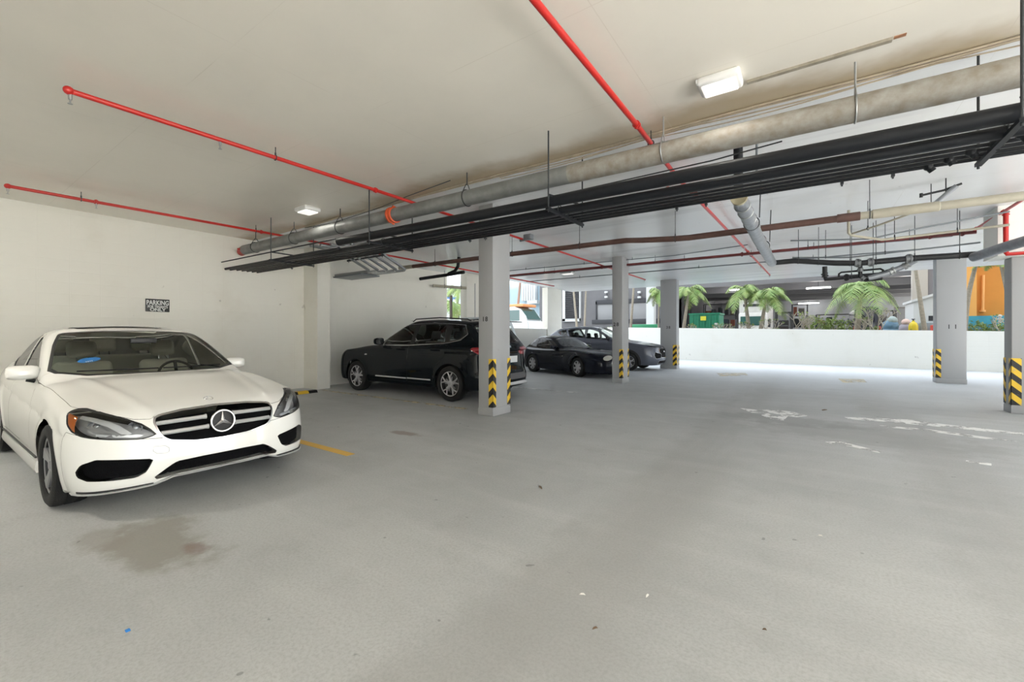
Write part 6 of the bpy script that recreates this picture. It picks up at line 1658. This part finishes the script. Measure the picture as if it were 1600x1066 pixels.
    mb = MB(); mb.lathe([(.01, 0), (.17, 0), (.19, .05), (.19, zt-.3), (.14, zt-.15), (.06, zt-.08), (.06, zt-.02), (.01, zt-.02)], 20, Matrix.Rotation(PI/2, 4, 'X')); mb.build('cylinder_body', mat('cylinder_yellow', (.68,.52,.02), .4), t)
    mb = MB(); mb.tube([(0, 0, zt-.03), (0, 0, zt+.05)], .03, 8); mb.tube([(-.07, 0, zt+.05), (.07, 0, zt+.05)], .02, 8); mb.build('valve', STEELD, t)
    t, w, z = vbox('steel_gate', 1398, 480, 1427, 35.5, .1, STEELD, 'dark barred steel gate right of the dark van', 'gate')
    mb = MB()
    for k in range(14): mb.box((-w/2+w*k/13-.015, -.02, -.04), (-w/2+w*k/13+.015, .02, z))
    mb.box((-w/2, -.03, z-.08), (w/2, .03, z)); mb.box((-w/2, -.03, .1), (w/2, .03, .2)); mb.build('bars', mat('gate_grey', (.16,.15,.14), .6), t, smooth=False)
    # cream wall, white hut, metal tank to the right of the bay
    a = atY(1426, 415, 36.5); c = atY(1447, 470, 36.5)
    mb = MB(); mb.box((a.x, 36.5, -.04), (c.x+.1, 36.9, 9)); struct('wall_bay_right', mb, CREAMW)
    mb = MB(); mb.box((c.x+.1, 36.6, -.04), (14, 36.9, 9)); struct('wall_bay_right_panel', mb, mat('panel_grey', (.22,.22,.24), .7))
    a = atY(1428, 468, 32); c = atY(1466, 468, 32)
    t = thing('white_hut', 'small white hut with dark slots left of the bluish pillar', 'hut', ((a.x+c.x)/2, 33, 0)); w = c.x-a.x
    mb = MB(); mb.prism([(-w/2, 0), (w/2, 0), (w/2, a.z+.25), (-w/2, a.z-.15)], -1, 1.5, 'y'); mb.build('hut_body', WHT, t, smooth=False)
    mb = MB(); mb.prism([(-w/2-.1, a.z-.17), (w/2+.1, a.z+.25), (w/2+.1, a.z+.38), (-w/2-.1, a.z-.04)], -1.15, 1.6, 'y'); mb.build('hut_roof', WHT, t, smooth=False)
    for k in (0, 1): mb = MB(); mb.box((w*.12, -1.02, 2.15-.42*k), (w*.34, -.99, 2.42-.42*k)); mb.build('vent_slot', STEELD, t, smooth=False)
    a = atY(1438, 503, 29.5); c = atY(1460, 503, 29.5)
    mb = MB(); mb.bbox((a.x, 29.5, 0), (c.x+.1, 30.6, a.z), .08); tag(mb.build('metal_tank', mat('tank_grey', (.25,.29,.31), .5)), 'grey-blue metal tank just left of the bluish pillar', 'tank')
    a = atY(1456, 508, 29); c = atY(1461, 508, 29)
    mb = MB(); mb.bbox((a.x, 28.9, .6), (c.x, 29.3, a.z), .04); tag(mb.build('red_box', mat('box_red', (.6,.06,.04), .5)), 'small red box against the bluish pillar edge', 'box')
    # orange building
    a = atY(1505, 400, 32); c = atY(1640, 495, 32)
    mb = MB(); mb.box((a.x, 32, 2.35), (c.x+2, 32.5, 9)); struct('wall_orange', mb, mat('orange_render', (.62,.26,.05), .8, var=.12, vscale=.8))
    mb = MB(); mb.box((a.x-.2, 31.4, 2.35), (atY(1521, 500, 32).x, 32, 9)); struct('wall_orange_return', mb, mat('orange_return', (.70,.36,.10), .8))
    mb = MB(); mb.box((a.x-.2, 31.3, -.04), (c.x+2, 32.5, 2.35)); struct('wall_teal', mb, mat('teal_render', (.05,.33,.42), .7, var=.4, vscale=2, vcol=(.04,.22,.36)))
    p = atY(1537, 430, 31.9); q = atY(1536, 486, 31.9)
    mb = MB(); mb.tube([(p.x, 31.9, p.z), (q.x, 31.9, q.z)], .06, 10); mb.tube([(q.x, 31.9, q.z+.05), (q.x, 31.9, q.z-.05)], .11, 10); tag(mb.build('wall_downpipe', mat('orange_pipe', (.78,.40,.14), .6)), 'vertical orange downpipe on the orange wall', 'pipe')
    p = atY(1563, 494, 30.5)
    t = thing('standpipe', 'small white standpipe at the foot of the orange wall', 'standpipe', (p.x, 30.5, 0))
    mb = MB(); mb.tube([(0, 0, 0), (0, 0, p.z-.02)], .045, 10); mb.ball((0, 0, p.z), .08, 10); mb.build('pipe_body', CREAMW, t); mb = MB(); mb.tube([(-.12, 0, p.z-.15), (.12, 0, p.z-.15)], .035, 8); mb.build('cross_arm', CREAMW, t)
    # ---- left side street (seen between the left wall, the end piers and the nearest pillar)
    mb = MB(); mb.box((-30, 41, -.04), (atY(884, 523, 38).x-.6, 42, 12)); struct('wall_street', mb, PALEB)
    p0 = atY(800, 440, 40.8); p1 = atY(840, 470, 40.8)
    t = thing('white_awning', 'white fluted awning panel on the pale blue building', 'awning', (p1.x, 41.0, p1.z)); w = atY(840, 440, 40.8).x-atY(818, 440, 40.8).x
    mb = MB()
    for k in range(6): mb.bbox((-w+w*k/6, -.6, .0), (-w+w*(k+.85)/6, -.02, 1.9), .05)
    mb.build('awning_panels', WHT, t); mb = MB(); mb.box((-w*.5, -.9, -.35), (w*.2, -.1, 0)); mb.build('awning_box', WHT, t, smooth=False)
    a = atY(850, 448, 40.5); c = atY(855, 510, 40.5)
    t = thing('louvred_window', 'narrow dark louvre strip on the pale blue building', 'window', (a.x, 40.9, 0))
    mb = MB(); n = 16
    for k in range(n): mb.box((0, -.05, c.z+(a.z-c.z)*k/n), (c.x-a.x+.3, .1, c.z+(a.z-c.z)*(k+.55)/n))
    mb.build('slats', STEELD, t, smooth=False)
    # utility truck facing right
    X0 = atY(822, 500, 27).x
    t = thing('utility_truck', 'white bonneted utility truck with an orange roof bar beyond the left parapet', 'truck', (X0, 27.9, -.04))
    t.scale = (1.1, 1.0, 1.22)
    mb = MB(); mb.prism(smoothpoly([(-1.9, .9), (-1.9, 2.9), (-.55, 2.95), (.25, 2.1), (.3, .9)], 1), -1.05, 1.05, 'y'); mb.build('cab', WHT, t, ang=40)
    mb = MB(); mb.prism(smoothpoly([(.0, .8), (0.0, 2.05), (.5, 2.0), (1.6, 1.75), (1.85, 1.5), (1.85, .8)], 1), -1.0, 1.0, 'y'); mb.build('hood', WHT, t, ang=40)
    mb = MB(); mb.prism([(-.42, 2.75), (.18, 2.12), (.22, 2.14), (-.36, 2.80)], -.92, .92, 'y'); mb.build('windshield', mat('truck_glass', (.03,.09,.08), .08, coat=1), t, smooth=False)
    mb = MB(); mb.box((-1.4, -1.08, 2.05), (-.45, -1.04, 2.7)); mb.build('side_window', mat('truck_glass', (.03,.09,.08), .08, coat=1), t, smooth=False)
    mb = MB(); mb.box((1.84, -.6, .95), (1.90, .6, 1.6)); mb.box((.95, -1.04, .98), (1.75, -.98, 1.5)); mb.build('grille', STEELD, t, smooth=False)
    mb = MB(); mb.bbox((-1.7, -.95, 2.93), (-.2, .95, 3.1), .05); mb.build('roof_bar', mat('bar_orange', (.75,.30,.12), .5), t)
    mb = MB(); mb.lathe([(.01, -.14), (.45, -.14), (.5, -.1), (.5, .1), (.45, .14), (.01, .14)], 24, Matrix.Translation((.55, -.95, .5))); mb.build('wheel', TYRE, t)
    mb = MB(); mb.bbox((.8, -1.06, 1.38), (1.3, -.98, 1.58), .03); mb.build('headlight', LAMPIN, t)
    mb = MB(); mb.tube([(-1.2, 0, 3.1), (-.9, 0, 5.4)], .09, 8); mb.build('boom', mat('boom_rust', (.30,.20,.16), .6), t)
    # rental board and palms in the narrow gap
    B = thing('rental_board', 'pale board lettered RENT in the narrow gap left of the nearest pillar', 'sign', (-16.0, 0, 0))
    a = atX(717, 461, -16); c = atX(731, 492, -16); B.location = (-16, (a.y+c.y)/2, 0)
    wy = (c.y-a.y)
    mb = MB(); mb.box((-.03, -wy*.55, c.z-.1), (.03, wy*1.6, a.z)); mb.build('board', mat('board_pale', (.62,.70,.74), .6), B, smooth=False)
    text('lettering', 'RENT', STEELD, .42, (.035, wy*.18, atX(724, 486, -16).z), (PI/2, 0, PI/2), B, sx=.85)
    mb = MB(); mb.box((.03, -wy*.55, atX(724, 492, -16).z-.05), (.05, wy*1.6, atX(724, 492, -16).z+.04)); mb.build('stripe', STEELD, B, smooth=False)
    for k in (-.5, 1.5): mb = MB(); mb.tube([(0, wy*k, 0), (0, wy*k, c.z)], .05, 8); mb.build('post', STEELD, B)
    p = atX(705, 523, -12.0)
    mb = MB(); mb.tube([(p.x, p.y, -.04), (p.x, p.y, 3.0)], .06, 10); tag(mb.build('dark_post', mat('post_dark', (.05,.04,.03), .6)), 'dark upright post just beyond the end of the left wall', 'post')
    p = atX(709, 500, -14)
    palm((p.x, p.y, 0), tuple(atX(708, 475, -14.2)), 'small palm beside the dark post in the narrow left gap', 1.1, 12, 31, tr=.05)
    palm((p.x-.5, p.y+.7, 0), tuple(atX(716, 452, -15)), 'thin grey palm trunk in front of the rental board', 1.0, 8, 32, tr=.07)
    a = atX(701, 463, -17); c = atX(714, 468, -17)
    mb = MB(); mb.box((-17.1, a.y, c.z), (-17, c.y, a.z)); mb.box((-17.08, (a.y+c.y)/2-.04, -.04), (-17.02, (a.y+c.y)/2+.04, c.z)); tag(mb.build('blue_sign', mat('sign_blue', (.05,.16,.5), .5), smooth=False), 'small blue sign panel beyond the left wall end', 'sign')
    mb = MB(); mb.box((-34, 8, -.04), (-33, 40, 7.5)); struct('wall_street_left', mb, mat('far_building', (.62,.64,.64), .8))
build_shell()
build_pipes()
build_sedan()
build_other_cars()
build_outside()
for o in bpy.data.objects:
    if o.type in ('MESH', 'FONT') and o.parent is None and 'category' not in o and o.get('kind') is None: o['kind'] = 'structure'
